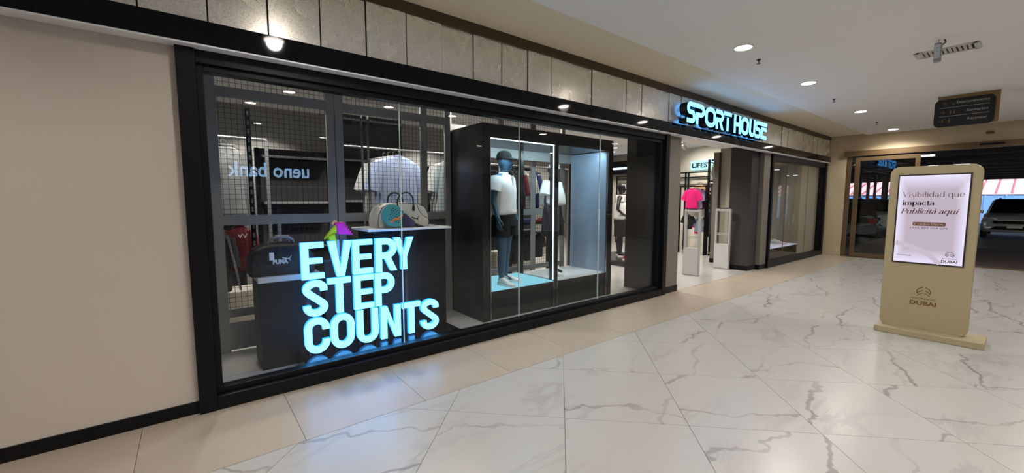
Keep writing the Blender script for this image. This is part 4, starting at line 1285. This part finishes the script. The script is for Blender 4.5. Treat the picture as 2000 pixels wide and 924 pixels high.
# ================================================================== CLOTHES ON RAILS
def hanger(b, x, y, z, w=.2):
    b.tube([(x-w,y,z-.03),(x,y,z+.02),(x+w,y,z-.03)], .006, 6)
    b.tube([(x,y,z+.02),(x,y,z+.07),(x+.018,y,z+.085),(x+.03,y,z+.07)], .0035, 6)
def tee(name, label, cat, group, x, y, z, m, w=.27, L=.68, sl=.20, dep=.045, rz=0.0, side_on=False, hang=True, long=False):
    """a shirt on a hanger; z is the collar height; local, then turned"""
    t = thing(name, label, cat, (x, y, z-L), rz, group)
    MB().loft([(0,0,0,w*1.02,dep*.9),(0,0,L*.04,w*1.0,dep),(0,0,L*.35,w*.95,dep*1.05),(0,0,L*.62,w*.98,dep*1.1),(0,0,L*.80,w*1.0,dep),(0,0,L*.91,w*.86,dep*.8),(0,0,L*.965,w*.55,dep*.7),(0,0,L,w*.28,dep*.8)], 20, 2.3).build('body', m, t, smooth=True, local=True, subsurf=1)
    for sg in (-1, 1):
        e = (sg*(w+sl*.42), 0, L*(.42 if not long else .12))
        MB().tube([(sg*w*.72,0,L*.88),(sg*(w*.72+(e[0]*sg-w*.72)*.5),0,(L*.88+e[2])/2+.02),e], [.075,.085,.09] if not long else [.07,.07,.05], 12, sq=.42).build('sleeve', m, t, smooth=True, local=True)
    MB().tube([(.07*math.cos(a*PI/6), dep*.7*math.sin(a*PI/6), L+.004) for a in range(12)], .008, 6, closed=True).build('collar', m, t, local=True)
    if hang:
        b = MB(); hanger(b, 0, 0, L, w*.7); b.build('hanger', M_SCREEN, t, local=True)
    return t
M_BLUEW = mat('pale_blue_cotton', (150, 163, 190), .85, bump=.8, bscale=9)
M_OFFW = mat('off_white_cotton', (166, 168, 164), .85, bump=.8, bscale=9)
M_GRYC = mat('grey_cotton', (150, 150, 147), .85, bump=.6, bscale=9)
M_REDC = mat('red_cotton', (92, 8, 18), .85, bump=.5, bscale=12)
M_YEL = mat('yellow_cotton', (206, 168, 30), .85, bump=.6, bscale=12)
M_NVY = mat('navy_cotton', (26, 34, 80), .85, bump=.4, bscale=12)
M_DGC = mat('charcoal_cotton', (34, 34, 37), .9, bump=.4, bscale=12)
M_MAR = mat('maroon_cotton', (92, 26, 36), .9, bump=.4, bscale=12)
M_ORC = mat('orange_cotton', (230, 140, 30), .85)

def rail(label, x0, x1, y, z):
    t = thing('garment_rail', label, 'rail', ((x0+x1)/2, y, 0), 0, 'garment rails')
    MB().tube([(x0,y,z),(x1,y,z)], .013, 8).build('bar', M_SCREEN, t)
    for x in (x0, x1):
        B(x-.018, x+.018, y-.018, y+.018, .03, z).build('upright', M_SCREEN, t)
        B(x-.025, x+.025, y-.28, y+.28, 0, .03).build('foot', M_SCREEN, t)
    return t
rail('upper garment rail with the grey and white shirts at left', -.35, .75, 5.62, 2.26)
rail('garment rail carrying the pale blue and off-white shirts', 1.45, 3.95, 5.66, 2.27)
rail('garment rail with dark jerseys behind the mannequin case', 4.2, 6.3, 6.05, 2.20)
for i in range(3):
    tee('hanging_shirt', ['pale grey shirt at left behind the first mesh screen','second pale shirt close behind the grey shirt at left','third pale shirt deeper on the left rail'][i], 'shirt', 'grey shirts on the left rail', .35-.035*i, 5.50+.11*i, 2.15, M_GRYC if i == 0 else M_OFFW, w=.17, L=.80, sl=.05, long=True)
for i in range(4):
    tee('hanging_shirt', ['pale blue shirt, frontmost on the rail above the cream holdall','second pale blue shirt just behind the frontmost one','white shirt third behind the pale blue ones','white shirt hindmost behind the pale blue ones'][i], 'shirt', 'pale blue shirts on the middle rail', 2.29-.025*i, 5.42+.12*i, 2.15, M_BLUEW if i < 2 else M_OFFW, w=.29, L=.82, sl=.13)
for i in range(3):
    tee('hanging_shirt', ['off-white shirt beside the dark mannequin case, frontmost','off-white shirt second in the group beside the mannequin case','off-white shirt hindmost beside the mannequin case'][i], 'shirt', 'off-white shirts on the middle rail', 3.14+.02*i, 5.42+.12*i, 2.15, M_OFFW, w=.30, L=.82, sl=.10)
o = B(2.62, 2.74, 6.6, 6.62, 2.02, 2.16).build('price_card', M_ORC); tag(o, 'small orange card high behind the pale blue shirt', 'card'); B(2.67, 2.69, 6.605, 6.615, 0, 2.03).build('post', M_SCREEN, o)
# low rail of darker things
rail('low garment rail at left with the red shirt', .05, .80, 5.34, 1.30)
rail('low garment rail right of the large pedestal', 2.55, 3.4, 5.72, 1.12)
tee('hanging_shirt', 'red shirt with white mark at left behind the duffel bag', 'shirt', None, .43, 5.50, 1.27, M_REDC, w=.10, L=.52, sl=.02)
tee('hanging_trousers', 'dark trousers with a white side stripe hanging at left', 'trousers', None, .22, 5.30, 1.22, M_DGC, w=.10, L=.66, sl=.0)
MB().stroke([(.30,1.18),(.36,.80),(.39,.58)], .022, (0,5.24,0), X1, Z1, Y1, .006).build('side_stripe', M_GRYC, bpy.data.objects['hanging_trousers'])
text('W', 'printed_mark', M_RUB, [o for o in bpy.data.objects if o.get('label','').startswith('red shirt')][0], (.40, 5.448, 1.13), X1, Z1, .10, .05)
for i in range(2):
    tee('hanging_shirt', ['yellow shirt hanging low right of the large black pedestal','second yellow shirt behind the low hanging one'][i], 'shirt', 'yellow shirts on the low rail', 2.98+.02*i, 5.60+.09*i, 1.07, M_YEL, w=.10, L=.40, sl=.06)
tee('hanging_trousers', 'yellow trousers hanging under the low yellow shirt', 'trousers', None, 2.97, 5.63, .66, M_YEL, w=.085, L=.42, sl=0, hang=False)
tee('hanging_shirt', 'navy shirt beside the yellow shirt on the low rail', 'shirt', None, 3.24, 5.84, 1.07, M_NVY, w=.12, L=.75, sl=.05)
# dark jerseys behind the case
cols = [M_DGC, M_DGC, M_MAR, M_OFFW, M_GRYC, M_NVY]
names = ['black','charcoal','maroon','off-white','grey','navy']
for i in range(6):
    tee('hanging_shirt', '%s shirt on the rail seen through the first lit bay' % names[i], 'shirt', 'shirts behind the mannequin case', 4.70+.125*i, 6.05, 2.10, cols[i], w=.19-.01*i, L=.86-.03*i, sl=.08, rz=PI/2+.12)
tee('hanging_shirt', 'dark green shirt behind the polo mannequin', 'shirt', 'shirts behind the mannequin case', 4.50, 6.05, 2.10, mat('olive_cotton', (58, 66, 60), .9), w=.16, L=.8, sl=.08, rz=PI/2)
# shelf with folded clothes and long dark skirts below
sf = thing('wall_shelf', 'dark shelf with red folded clothes behind the first lit bay', 'shelf', (5.0, 5.9, 0))
B(4.5, 5.6, 5.72, 5.96, 1.10, 1.125).build('board', M_CASE, sf)
B(4.5, 5.6, 5.72, 5.96, .93, .955).build('board', M_CASE, sf)
for x in (4.5, 5.58): B(x, x+.02, 5.72, 5.96, 0, 1.15).build('side', M_CASE, sf)
for i in range(4):
    o = B(4.56+.25*i, 4.77+.25*i, 5.73, 5.93, 1.125, 1.19+.02*(i%2)).build('folded_shirt', [M_DGC, M_NVY, M_REDC, M_REDC][i], bevel=.02)
    tag(o, ['black','navy','red','bright red'][i]+' folded shirt on the dark shelf behind the first bay', 'shirt', 'folded shirts')
for i in range(3):
    tee('hanging_trousers', ['black long skirt hanging below the shelf','black trousers hanging below the shelf','charcoal trousers hanging below the shelf'][i], 'trousers', 'dark trousers under the shelf', 4.72+.28*i, 5.85, .92, M_DGC, w=.10, L=.55-.04*i, sl=0, hang=False)

# pale cartons standing low behind the screens
M_CART = mat('pale_carton', (214, 206, 186), .7)
def carton(x0, x1, y0, y1, z0, z1, label):
    o = B(x0, x1, y0, y1, z0, z1).build('carton', M_CART, bevel=.004)
    B(x0, x1, y0-.001, y0, (z0+z1)/2-.004, (z0+z1)/2+.004).build('flap_line', M_GRYC, o)
    return tag(o, label, 'box', 'pale cartons behind the screens')
carton(-.25, .62, 5.75, 6.2, 0, .46, 'pale carton low at the left behind the duffel pedestal')
carton(2.62, 3.35, 5.95, 6.3, 0, .34, 'pale carton low behind the yellow trousers')
carton(4.55, 5.55, 6.25, 6.6, 0, .55, 'pale carton low behind the first lit bay')

# black gondola units filling the background
def gondola(x0, x1, y, z, label, shelves=4):
    t = thing('gondola_unit', label, 'shelf unit', ((x0+x1)/2, y, 0), 0, 'black gondola units')
    B(x0, x1, y, y+.04, 0, z).build('back_panel', M_DARKP, t)
    for x in (x0, x1-.05): B(x, x+.05, y-.05, y, 0, z).build('upright', M_BLACK, t)
    for i in range(shelves):
        zz = .25+i*(z-.4)/max(1, shelves-1)
        B(x0+.05, x1-.05, y-.34, y, zz, zz+.03).build('shelf', M_BLACK, t)
        B(x0+.05, x1-.05, y-.345, y-.34, zz, zz+.03).build('price_strip', M_SCREEN, t)
    return t
gondola(.75, 1.75, 6.75, 2.28, 'black gondola unit behind the first mesh screen')
gondola(-.6, .6, 7.0, 2.0, 'black gondola unit at far left of the shop')
gondola(1.85, 3.0, 7.0, 2.95, 'tall black gondola unit behind the pale blue shirts', 5)
gondola(3.5, 4.4, 7.2, 2.2, 'black gondola unit behind the polo mannequin')
gondola(4.6, 6.4, 7.3, 2.3, 'black gondola unit behind the second lit bay')
for x in (1.68, 1.755):
    o = B(x, x+.022, 5.08, 5.10, .62, 2.62).build('slotted_post', M_STEEL); tag(o, ['steel slotted post left of the pale blue shirt','steel slotted post touching the pale blue shirt'][x > 1.7], 'post', 'slotted steel posts'); B(x-.012, x+.034, 5.06, 5.12, 0, .62).build('foot', M_SCREEN, o)
o = B(.50, .545, 5.08, 5.10, 0, 2.5).build('slotted_post', M_BLACK)
for i in range(24): B(.513, .532, 5.0785, 5.08, .35+i*.09, .40+i*.09).build('slot', M_SCREEN, o)
tag(o, 'black slotted post behind the first mesh screen', 'post', 'slotted posts')

# shop ceiling spots
STR = [(.5,5.16),(2.2,5.16),(3.3,5.1),(5.0,5.4),(6.8,5.2),(8.2,5.4),(9.4,6.0),(11.0,6.2),(7.6,7.6),(10.6,8.2),(1.0,7.8),(4.2,7.8)]
M_SLAMP = glow('shop_lamp', (255, 248, 238), 9.0)
STL = ['shop ceiling light above the black duffel bag','shop ceiling light above the pale blue shirts','shop ceiling light left above the mannequin case','shop ceiling light behind the second lit bay','shop ceiling light behind the taupe pier','shop ceiling light just inside the entrance','shop ceiling light before the jersey mannequin','shop ceiling light before the lit lifestyle sign','shop ceiling light left of the jersey mannequin','shop ceiling light behind the black rack','shop ceiling light above the far left gondola','shop ceiling light behind the mannequin case']
for i, (x, y) in enumerate(STR):
    downlight(x, y, 3.2, STL[i], 'shop ceiling lights', STORE_W, .07, name='shop_downlight', lampm=M_SLAMP, size=122)
def track_spot(x, y, label):
    t = thing('track_spotlight', label, 'spotlight', (x, y, 3.0), 0, 'white track spotlights')
    B(-.03, .03, -.12, .12, .17, .20).build('rail', M_GRL, t, local=True)
    MB().tube([(0,0,.17),(0,0,.12)], .012, 8).build('stem', M_GRL, t, local=True)
    MB().tube([(-.06,0,.14),(.08,0,.04)], [.05,.055], 14).build('head', M_GRL, t, smooth=True, local=True)
    MB().tube([(.079,0,.041),(.084,0,.037)], .045, 14).build('lens', M_SLAMP, t, local=True)
    l = spot(t, (.1,0,.02), 60, 90, .6); l.rotation_euler = (0, math.radians(-55), 0)
track_spot(11.2, 6.25, 'left white track spotlight above the lit lifestyle sign')
track_spot(11.2, 5.65, 'right white track spotlight above the lit lifestyle sign')
o = B(12.2, 12.26, 8.2, 10.2, 2.66, 2.72).build('led_tube', glow('blue_led', (190, 220, 255), 4)); tag(o, 'bluish led tube high behind the jersey mannequin', 'light')
B(12.26, 12.46, 8.1, 10.3, 2.5, 2.95).build('carrier', M_BLACK, o)
pan = thing('wall_rack', 'black rack frames on the pale wall behind the jersey mannequin', 'rack', (12.4, 8.9, 0))
for y in (8.35, 8.72, 8.80, 9.4): B(12.32, 12.36, y, y+.035, 0, 2.42).build('upright', M_BLACK, pan)
for z in (2.39, 2.30, 1.75, .5): B(12.32, 12.36, 8.35, 9.43, z, z+.03).build('crossbar', M_BLACK, pan)
downlight(11.4, 8.9, 3.2, 'added ceiling light brightening the black rack and wall behind the jersey mannequin', 'shop ceiling lights', STORE_W, .07, name='shop_downlight', lampm=M_SLAMP, size=122)  # extra lamp added to brighten the dim cream wall here

# ================================================================== ENTRANCE
def gate(x, label):
    t = thing('security_gate', label, 'security gate', (x, 4.26, 0), 0, 'anti-theft gates')
    m = mat('gate_grey', (176, 174, 172), .45)
    y0, y1 = 4.09, 4.43
    B(x-.045, x+.045, y0+.015, y1-.02, 0, .57).build('box', m, t, bevel=.006)
    MB().prism([(y0+.015,.02),(y1-.02,.02),(y1-.02,.555),(y0+.015,.555)], (x-.05,0,0), Y1, Z1, X1, .005).build('cover', mat('gate_light', (192, 190, 188), .45), t, bevel=.002)
    for yy in (y0, y1-.045): B(x-.03, x+.03, yy, yy+.045, .0, 1.36).build('post', m, t, bevel=.008)
    B(x-.03, x+.03, y0+.045, y1-.045, 1.305, 1.36).build('top_bar', m, t, bevel=.006)
    B(x-.02, x+.02, y0+.08, y1-.08, 1.36, 1.38).build('top_cap', M_BLACK, t)
    for z in (.77, .80): B(x-.015, x+.015, y0+.045, y1-.045, z, z+.014).build('crossbar', m, t)
    MB().tube([(x-.052,y0+.06,.30),(x-.046,y0+.06,.30)], .008, 8).build('lock', M_SCREEN, t)
gate(8.1, 'nearer grey anti-theft gate in the shop entrance')
gate(9.55-.10, 'farther grey anti-theft gate beside the dark pier')

# lit LIFESTYLE box on the cream wall
t = thing('lit_wall_sign', 'lit white box sign with black letters LIFESTYLE on cream shop wall', 'sign', (12.42, 6.16, 2.49))
B(12.40, 12.5, 5.67, 6.655, 2.495, 2.762).build('box', glow('sign_box_white', (170, 236, 250), 1.5), t)
text('LIFESTYLE', 'lettering', M_BLACK, t, (12.396, 6.612, 2.55), U, Z1, .97, .152, bold=.035)
# wall rack under it
wr = thing('wall_rack', 'black wall rack with shelves under the lit lifestyle sign', 'rack', (12.3, 6.1, 0))
for y in (5.6, 6.60, 6.69, 7.4): B(12.20, 12.24, y, y+.04, 0, 2.42).build('upright', M_BLACK, wr)
for z in (2.385, 2.24): B(12.20, 12.24, 5.6, 7.44, z, z+.035).build('crossbar', M_BLACK, wr)
for z in (1.80, 1.66): B(12.05, 12.48, 5.64, 6.60, z, z+.035).build('shelf', M_BLACK, wr)
o = MB().rings([[(12.12+.2*f, 6.42-.42*g_, 1.836+h_) for g_, h_ in ((0,0),(-.02+.04,.10),(.15,.18),(.55,.19),(.9,.13),(1.0,0))] for f in (0, .5, 1)]).build('shoulder_bag', mat('tan_leather', (140, 108, 74), .6), bevel=.02)
tag(o, 'tan bag on the rack shelf under the lit lifestyle sign', 'bag')
MB().tube([(12.2,6.35,2.0),(12.2,6.28,2.08),(12.2,6.18,2.08),(12.2,6.12,2.0)], .008, 6).build('handle', M_BLACK, o)
# pink tee on a stand and neighbours
M_HPK = mat('magenta_cotton', (232, 20, 118), .85, bump=.5, bscale=12)
st = rail('small rail carrying the magenta tee in the entrance', 0, .01, 0, 0) if False else None
gs = thing('garment_stand', 'dark stand behind the left anti-theft gate carrying the magenta tee', 'stand', (11.3, 6.1, 0))
B(11.28, 11.32, 5.58, 6.42, 1.93, 1.96).build('bar', M_BLACK, gs)
for y in (5.58, 6.39): B(11.28, 11.32, y, y+.03, 0, 1.96).build('upright', M_BLACK, gs)
tee('hanging_tee', 'magenta tee with a small white print above the left anti-theft gate', 'shirt', 'tees on the entrance stand', 11.22, 5.955, 1.875, M_HPK, w=.19, L=.56, sl=.12, rz=PI/2)
tee('hanging_tee', 'pale lilac tee just behind the magenta one', 'shirt', 'tees on the entrance stand', 11.36, 5.90, 1.87, mat('lilac_cotton', (170, 160, 200), .85), w=.19, L=.56, sl=.10, rz=PI/2)
tee('hanging_tee', 'wine red tee behind the lilac one', 'shirt', 'tees on the entrance stand', 11.50, 5.84, 1.86, M_MAR, w=.19, L=.56, sl=.10, rz=PI/2)
cat([o for o in bpy.data.objects if o.get('label','').startswith('magenta tee')][0], (11.165, 6.03, 1.60), (0,-1,0), Z1, (-1,0,0), .12, M_RUB)
M_DEN = mat('pale_denim', (140, 158, 182), .85, bump=.4, bscale=15)
for i, (y, z, m, n, w_) in enumerate(((6.22,1.12,M_DGC,'black shorts folded over a bar behind the left gate',.13),(5.92,1.05,M_DEN,'pale denim jeans hanging behind the left gate',.14),(5.62,1.12,M_BLACKCL,'black hoodie hanging right of the denim jeans',.20),(6.05,.98,M_HPK,'magenta shorts between black shorts and denim',.08))):
    tee('hanging_garment', n, 'garment', 'garments behind the left gate', 11.55+.075*i, y, z, m, w=w_, L=.42+.2*(i == 2), sl=.05, rz=PI/2, hang=False)
# tiered shoe towers seen edge-on
ORD = ['lowest','second','third','fourth','fifth','sixth','seventh','eighth','ninth']
def tower(x, y, n, z0, label, lab2):
    t = thing('shoe_tower', label, 'shelf unit', (x, y, 0), 0, 'shoe towers')
    B(x+.12, x+.15, y-.16, y+.16, 0, z0+n*.155).build('back_panel', M_BLACK, t)
    for i in range(n):
        z = z0+i*.155
        B(x-.16, x+.12, y-.15, y+.15, z-.012, z).build('shelf', M_BLACK, t)
        for jj, yy in enumerate((-.07, .07)):
            w_ = [M_RUB, M_DGC, M_OFFW][(i+jj) % 3]
            tt = bpy.data.objects.new('sneaker', None)
            if (i, jj) == (0, 0):
                bpy.data.objects.remove(tt); tt = sneaker('sneaker', (x-.14, y+yy, z), 0, M_DGC, M_RUB, lab2, lab2 and 'sneakers on the %s' % label[:24], L=.24)
                first = tt
            else:
                bpy.data.objects.remove(tt); tt = dup(first, (x-.14, y+yy, z))
            tt['label'] = '%s on the %s shelf up, %s row' % (lab2, ORD[i], ['inner','outer'][jj])
            tt['group'] = 'sneakers on ' + ('left' if y > 6 else 'right') + ' tower'
tower(11.4, 6.62, 9, .55, 'black shoe tower with white-soled sneakers left of the magenta tee', 'sneaker left of the magenta tee')
tower(11.98, 5.70, 8, .80, 'black shoe tower right of the magenta tee', 'sneaker right of the magenta tee')
# black frame of a gondola end
gf = thing('gondola_stand', 'tall black rectangular gondola end frame beside the inner pier', 'frame', (11.4, 5.54, 0))
B(11.4, 11.45, 5.57, 5.62, 0, 2.68).build('upright', M_BLACK, gf)
B(11.4, 11.45, 5.10, 5.53, 2.63, 2.68).build('top_bar', M_BLACK, gf)
B(11.4, 11.45, 5.25, 5.53, .0, .05).build('foot', M_BLACK, gf)
B(11.42, 11.44, 5.10, 5.53, .6, 1.95).build('back_panel', M_DARKP, gf)
B(11.26, 11.45, 5.10, 5.53, 2.06, 2.09).build('shelf', M_BLACK, gf)
o = MB().loft([(11.335,5.36,2.09,.06,.13),(11.335,5.36,2.3,.07,.15),(11.335,5.36,2.52,.05,.12)], 14).build('backpack', mat('patterned_pack', (128, 130, 118), .8, vary=.5, vscale=22), smooth=True)
tag(o, 'pale patterned backpack on the gondola shelf beside the inner pier', 'bag')
MB().tube([(11.295,5.42,2.45),(11.275,5.44,2.3),(11.295,5.42,2.15)], .012, 6).build('strap', M_BLACK, o)

# second window: low black plinth with a sneaker
pb = thing('display_pedestal', 'low black plinth with white top in the far window', 'pedestal', (12.0, 4.2, 0), 0, 'display pedestals')
B(10.6, 13.35, 3.98, 4.5, 0, .325).build('body', M_CASE, pb, bevel=.004)
B(10.6, 13.36, 3.97, 4.51, .325, .34).build('top_plate', glow('lit_top', (226, 226, 248), .8), pb)
sneaker('sneaker', (12.62, 4.36, .34), -PI/2+.5, M_RUB, mat('pale_pink_rubber', (226, 170, 180), .5), 'white sneaker with pink sole on the plinth in the far window', L=.36, accent=mat('cream_lace', (210, 196, 160), .6))
sneaker('sneaker', (12.42, 4.42, .34), -PI/2+.4, M_OFFW, M_RUB, 'off-white sneaker behind the pink-soled one in the far window', L=.34)

downlight(12.4, 4.2, 3.2, 'added downlight brightening the far shop window niche', 'shop ceiling lights', 60, .06, name='shop_downlight', lampm=M_SLAMP)  # unseen lamp added to lift the brightness of the niche

# ================================================================== ACROSS THE CORRIDOR (seen as reflections)
t = thing('bank_sign', 'pale blue lit words ueno bank on the black front across the corridor', 'sign', (1.85, -5.92, 2.19))
M_BNK = glow('pale_blue_letters', (150, 190, 230), 18.0)
text('ueno bank', 'lettering', M_BNK, t, (2.86, -5.948, 2.20), (-1,0,0), Z1, 2.02, .40, thick=.03, bold=.02)
ck = thing('coffee_counter', 'dark coffee counter with gold lettered back panel further down the corridor', 'counter', (11.2, -2.2, 0))
B(9.8, 12.6, -2.7, -2.2, 0, 1.15).build('counter', M_CASE, ck)
B(9.7, 12.7, -3.1, -3.0, 0, 2.3).build('back_panel', M_CASE, ck)
text('¡Amamos Py café! la esencia de la vida', 'lettering', glow('gold_letters', (255, 214, 130), 1.6), ck, (12.4, -2.99, 1.74), (-1,0,0), Z1, 2.2, .12, thick=.01)
for i in range(5): B(10.1+i*.5, 10.4+i*.5, -2.19, -2.185, 1.02, 1.04).build('led_dash', glow('warm_dash', (255, 226, 170), 2.0), ck)

# ================================================================== CAR PARK
far = struct(B(46, 46.3, -30, 40, -1, 2.0).build('wall_far_shed', M_BLUE))
for i in range(70): B(45.96, 46.0, -30+i, -29.9+i, -1, 2.0).build('rib', M_BLUE, far)
rf = struct(MB().add([(45.9,-30,1.98),(45.9,40,1.98),(54,40,3.7),(54,-30,3.7),(45.9,-30,2.04),(45.9,40,2.04),(54,40,3.76),(54,-30,3.76)],[(3,2,1,0),(4,5,6,7),(0,1,5,4),(1,2,6,5),(2,3,7,6),(3,0,4,7)]).build('roof_far_shed', M_RED))
for i in range(60):
    y = -12+i*.75
    MB().add([(45.88,y,2.04),(45.88,y+.09,2.04),(54,y+.09,3.76),(54,y,3.76),(45.88,y,2.12),(45.88,y+.09,2.12),(54,y+.09,3.84),(54,y,3.84)],[(3,2,1,0),(4,5,6,7),(0,1,5,4),(1,2,6,5),(2,3,7,6),(3,0,4,7)]).build('roof_seam', mat('roof_seam', (176, 96, 98), .6), rf)
struct(B(39, 58, -40, 50, -1.3, -1.1).build('ground_outside', mat('outdoor_concrete', (150, 146, 140), .9)))
mt = struct(B(14.52, 20, -2.9, 3.2, -.002, .004).build('entrance_grating', M_MAT))
for i in range(26): B(14.56+i*.2, 14.68+i*.2, -2.9, 3.2, .004, .014).build('slat', mat('grating_slat', (66, 54, 48), .7), mt)

M_CGL = mat('car_glass', (12, 13, 16), .05); M_TYRE = mat('tyre', (20,20,20), .8); M_CHR = mat('chrome', (200,200,204), .12, metal=1)
def car(name, label, loc, rz, paint, L=4.4, W=1.82, Hh=1.62):
    """an estate-like car facing -y; side profile lofted across the width"""
    t = thing(name, label, 'car', loc, rz, 'parked cars')
    hw = W/2
    secs = []
    for y, zb, zt, k_ in ((-L/2,.34,.74,.80),(-L/2+.08,.26,.86,.92),(-L/2+.5,.24,.95,1),(-L/2+1.25,.24,1.03,1),(0,.24,1.05,1),(L/2-1.0,.24,1.05,1),(L/2-.15,.26,1.04,.96),(L/2,.36,.92,.88)):
        x = hw*k_
        secs.append([(-x,y,zb+.08),(-x*.92,y,zb),(x*.92,y,zb),(x,y,zb+.08),(x*1.0,y,zt-.22),(x*.93,y,zt-.04),(x*.80,y,zt),(-x*.80,y,zt),(-x*.93,y,zt-.04),(-x*1.0,y,zt-.22)])
    MB().rings(secs).build('body', paint, t, smooth=True, local=True)
    cab = []
    for y, z, x in ((-L/2+1.15,1.0,hw*.84),(-L/2+1.75,Hh-.10,hw*.70),(-L/2+2.1,Hh-.02,hw*.70),(L/2-1.0,Hh-.03,hw*.70),(L/2-.45,Hh-.14,hw*.69),(L/2-.12,1.02,hw*.84)):
        cab.append([(-hw*.86,y,.98),(hw*.86,y,.98),(x,y,z),(-x,y,z)])
    MB().rings(cab).build('window_glass', M_CGL, t, local=True, bevel=.03)
    MB().loft([(0,.25,Hh-.035,hw*.70,1.12),(0,.25,Hh,hw*.62,1.0)], 20, 6).build('roof', paint, t, smooth=True, local=True)
    for sx in (-1, 1):
        MB().tube([(sx*hw*.85,-L/2+1.13,1.0),(sx*hw*.71,-L/2+1.78,Hh-.09)], .035, 6).build('pillar', paint, t, local=True)
        MB().tube([(sx*hw*.85,L/2-.14,1.0),(sx*hw*.70,L/2-.5,Hh-.12)], .05, 6).build('pillar', paint, t, local=True)
        MB().loft([(sx*(hw+.07),-L/2+1.3,1.0,.09,.05),(sx*(hw+.07),-L/2+1.3,1.14,.10,.05)], 10).build('mirror', paint, t, smooth=True, local=True)
        for y in (-L/2+.85, L/2-.85):
            w_ = MB().tube([(sx*hw*.99,y,.33),(sx*(hw-.2),y,.33)], .33, 20).build('wheel', M_TYRE, t, local=True)
            MB().tube([(sx*hw*1.0,y,.33),(sx*(hw-.02),y,.33)], .20, 14).build('hub_cap', M_CHR, w_, local=True)
        MB().add([(sx*hw*.48,-L/2-.012,.74),(sx*hw*.86,-L/2+.10,.76),(sx*hw*.88,-L/2+.12,.86),(sx*hw*.52,-L/2+.02,.83),(sx*hw*.48,-L/2+.1,.74),(sx*hw*.84,-L/2+.25,.76),(sx*hw*.86,-L/2+.25,.86),(sx*hw*.52,-L/2+.12,.83)],
                 [(0,1,2,3),(7,6,5,4),(0,4,5,1),(1,5,6,2),(2,6,7,3),(3,7,4,0)]).build('headlight', mat('headlight', (200, 206, 212), .1), t, local=True)
        B(sx*hw*.62, sx*hw*.84, -L/2-.01, -L/2+.06, .40, .47).build('fog_lamp', mat('fog_lamp', (214, 216, 222), .15), t, local=True)
        B(sx*hw*.60, sx*hw*.86, L/2-.06, L/2+.01, .74, .92).build('tail_light', mat('tail_red', (150, 16, 20), .2), t, local=True)
    MB().prism(rrect(-.58,.58,.60,.74,.05), (0,-L/2-.015,0), X1, Z1, Y1, .06).build('grille', M_BLACK, t, local=True)
    B(-.55, .55, -L/2-.02, -L/2+.0, .735, .755).build('chrome_bar', M_CHR, t, local=True)
    MB().prism([(-.70,.36),(.70,.36),(.50,.50),(-.50,.50)], (0,-L/2-.012,0), X1, Z1, Y1, .06).build('intake', M_BLACK, t, local=True)
    B(-.20, .20, -L/2-.028, -L/2-.012, .43, .53).build('number_plate', mat('plate_pale', (176, 176, 170), .5), t, local=True)
    for sx in (-1, 1): MB().tube([(sx*.5,-.5,Hh+.02),(sx*.5,1.1,Hh+.02)], .02, 6).build('roof_bar', M_BLACK, t, local=True)
    return t
M_SILV = mat('car_silver', (150, 150, 150), .3, metal=.3, coat=.5); M_DKCAR = mat('car_black', (16, 18, 24), .15, coat=1); M_WCAR = mat('car_white', (190, 194, 198), .25, coat=.5)
car('car', 'silver car facing the doors, right of the advertising totem', (28.0, .30, 0), -PI/2, M_SILV, W=1.86)
car('car', 'black car parked behind the glass door left of the totem', (20.6, 4.75, 0), PI/2+.35, M_DKCAR)
car('car', 'white car behind the black one beyond the glass door', (27.5, 4.6, 0), -PI/2-.1, M_WCAR)
car('car', 'dark car hidden behind the silver car', (34.0, -1.1, 0), -PI/2, M_DKCAR, Hh=1.7)
# strip lamps under the car park slab
for i, (x, y) in enumerate(((19.0,2.6),(25,2.2),(22.0,-.6),(28.0,-1.0),(30,4.0))):
    o = B(x-.06, x+.06, y-.6, y+.6, 2.98, 3.03).build('strip_lamp', glow('strip_white', (236, 240, 255), 4), bevel=.005)
    tag(o, ['strip lamp seen through the glass door','second strip lamp deeper beyond the glass door','strip lamp above the lane right of the totem','strip lamp above the silver car','farthest strip lamp in the car park'][i], 'light', 'car park strip lamps')
    B(x-.05, x+.05, y-.62, y+.62, 3.03, 3.35).build('housing', M_SLAB, o)
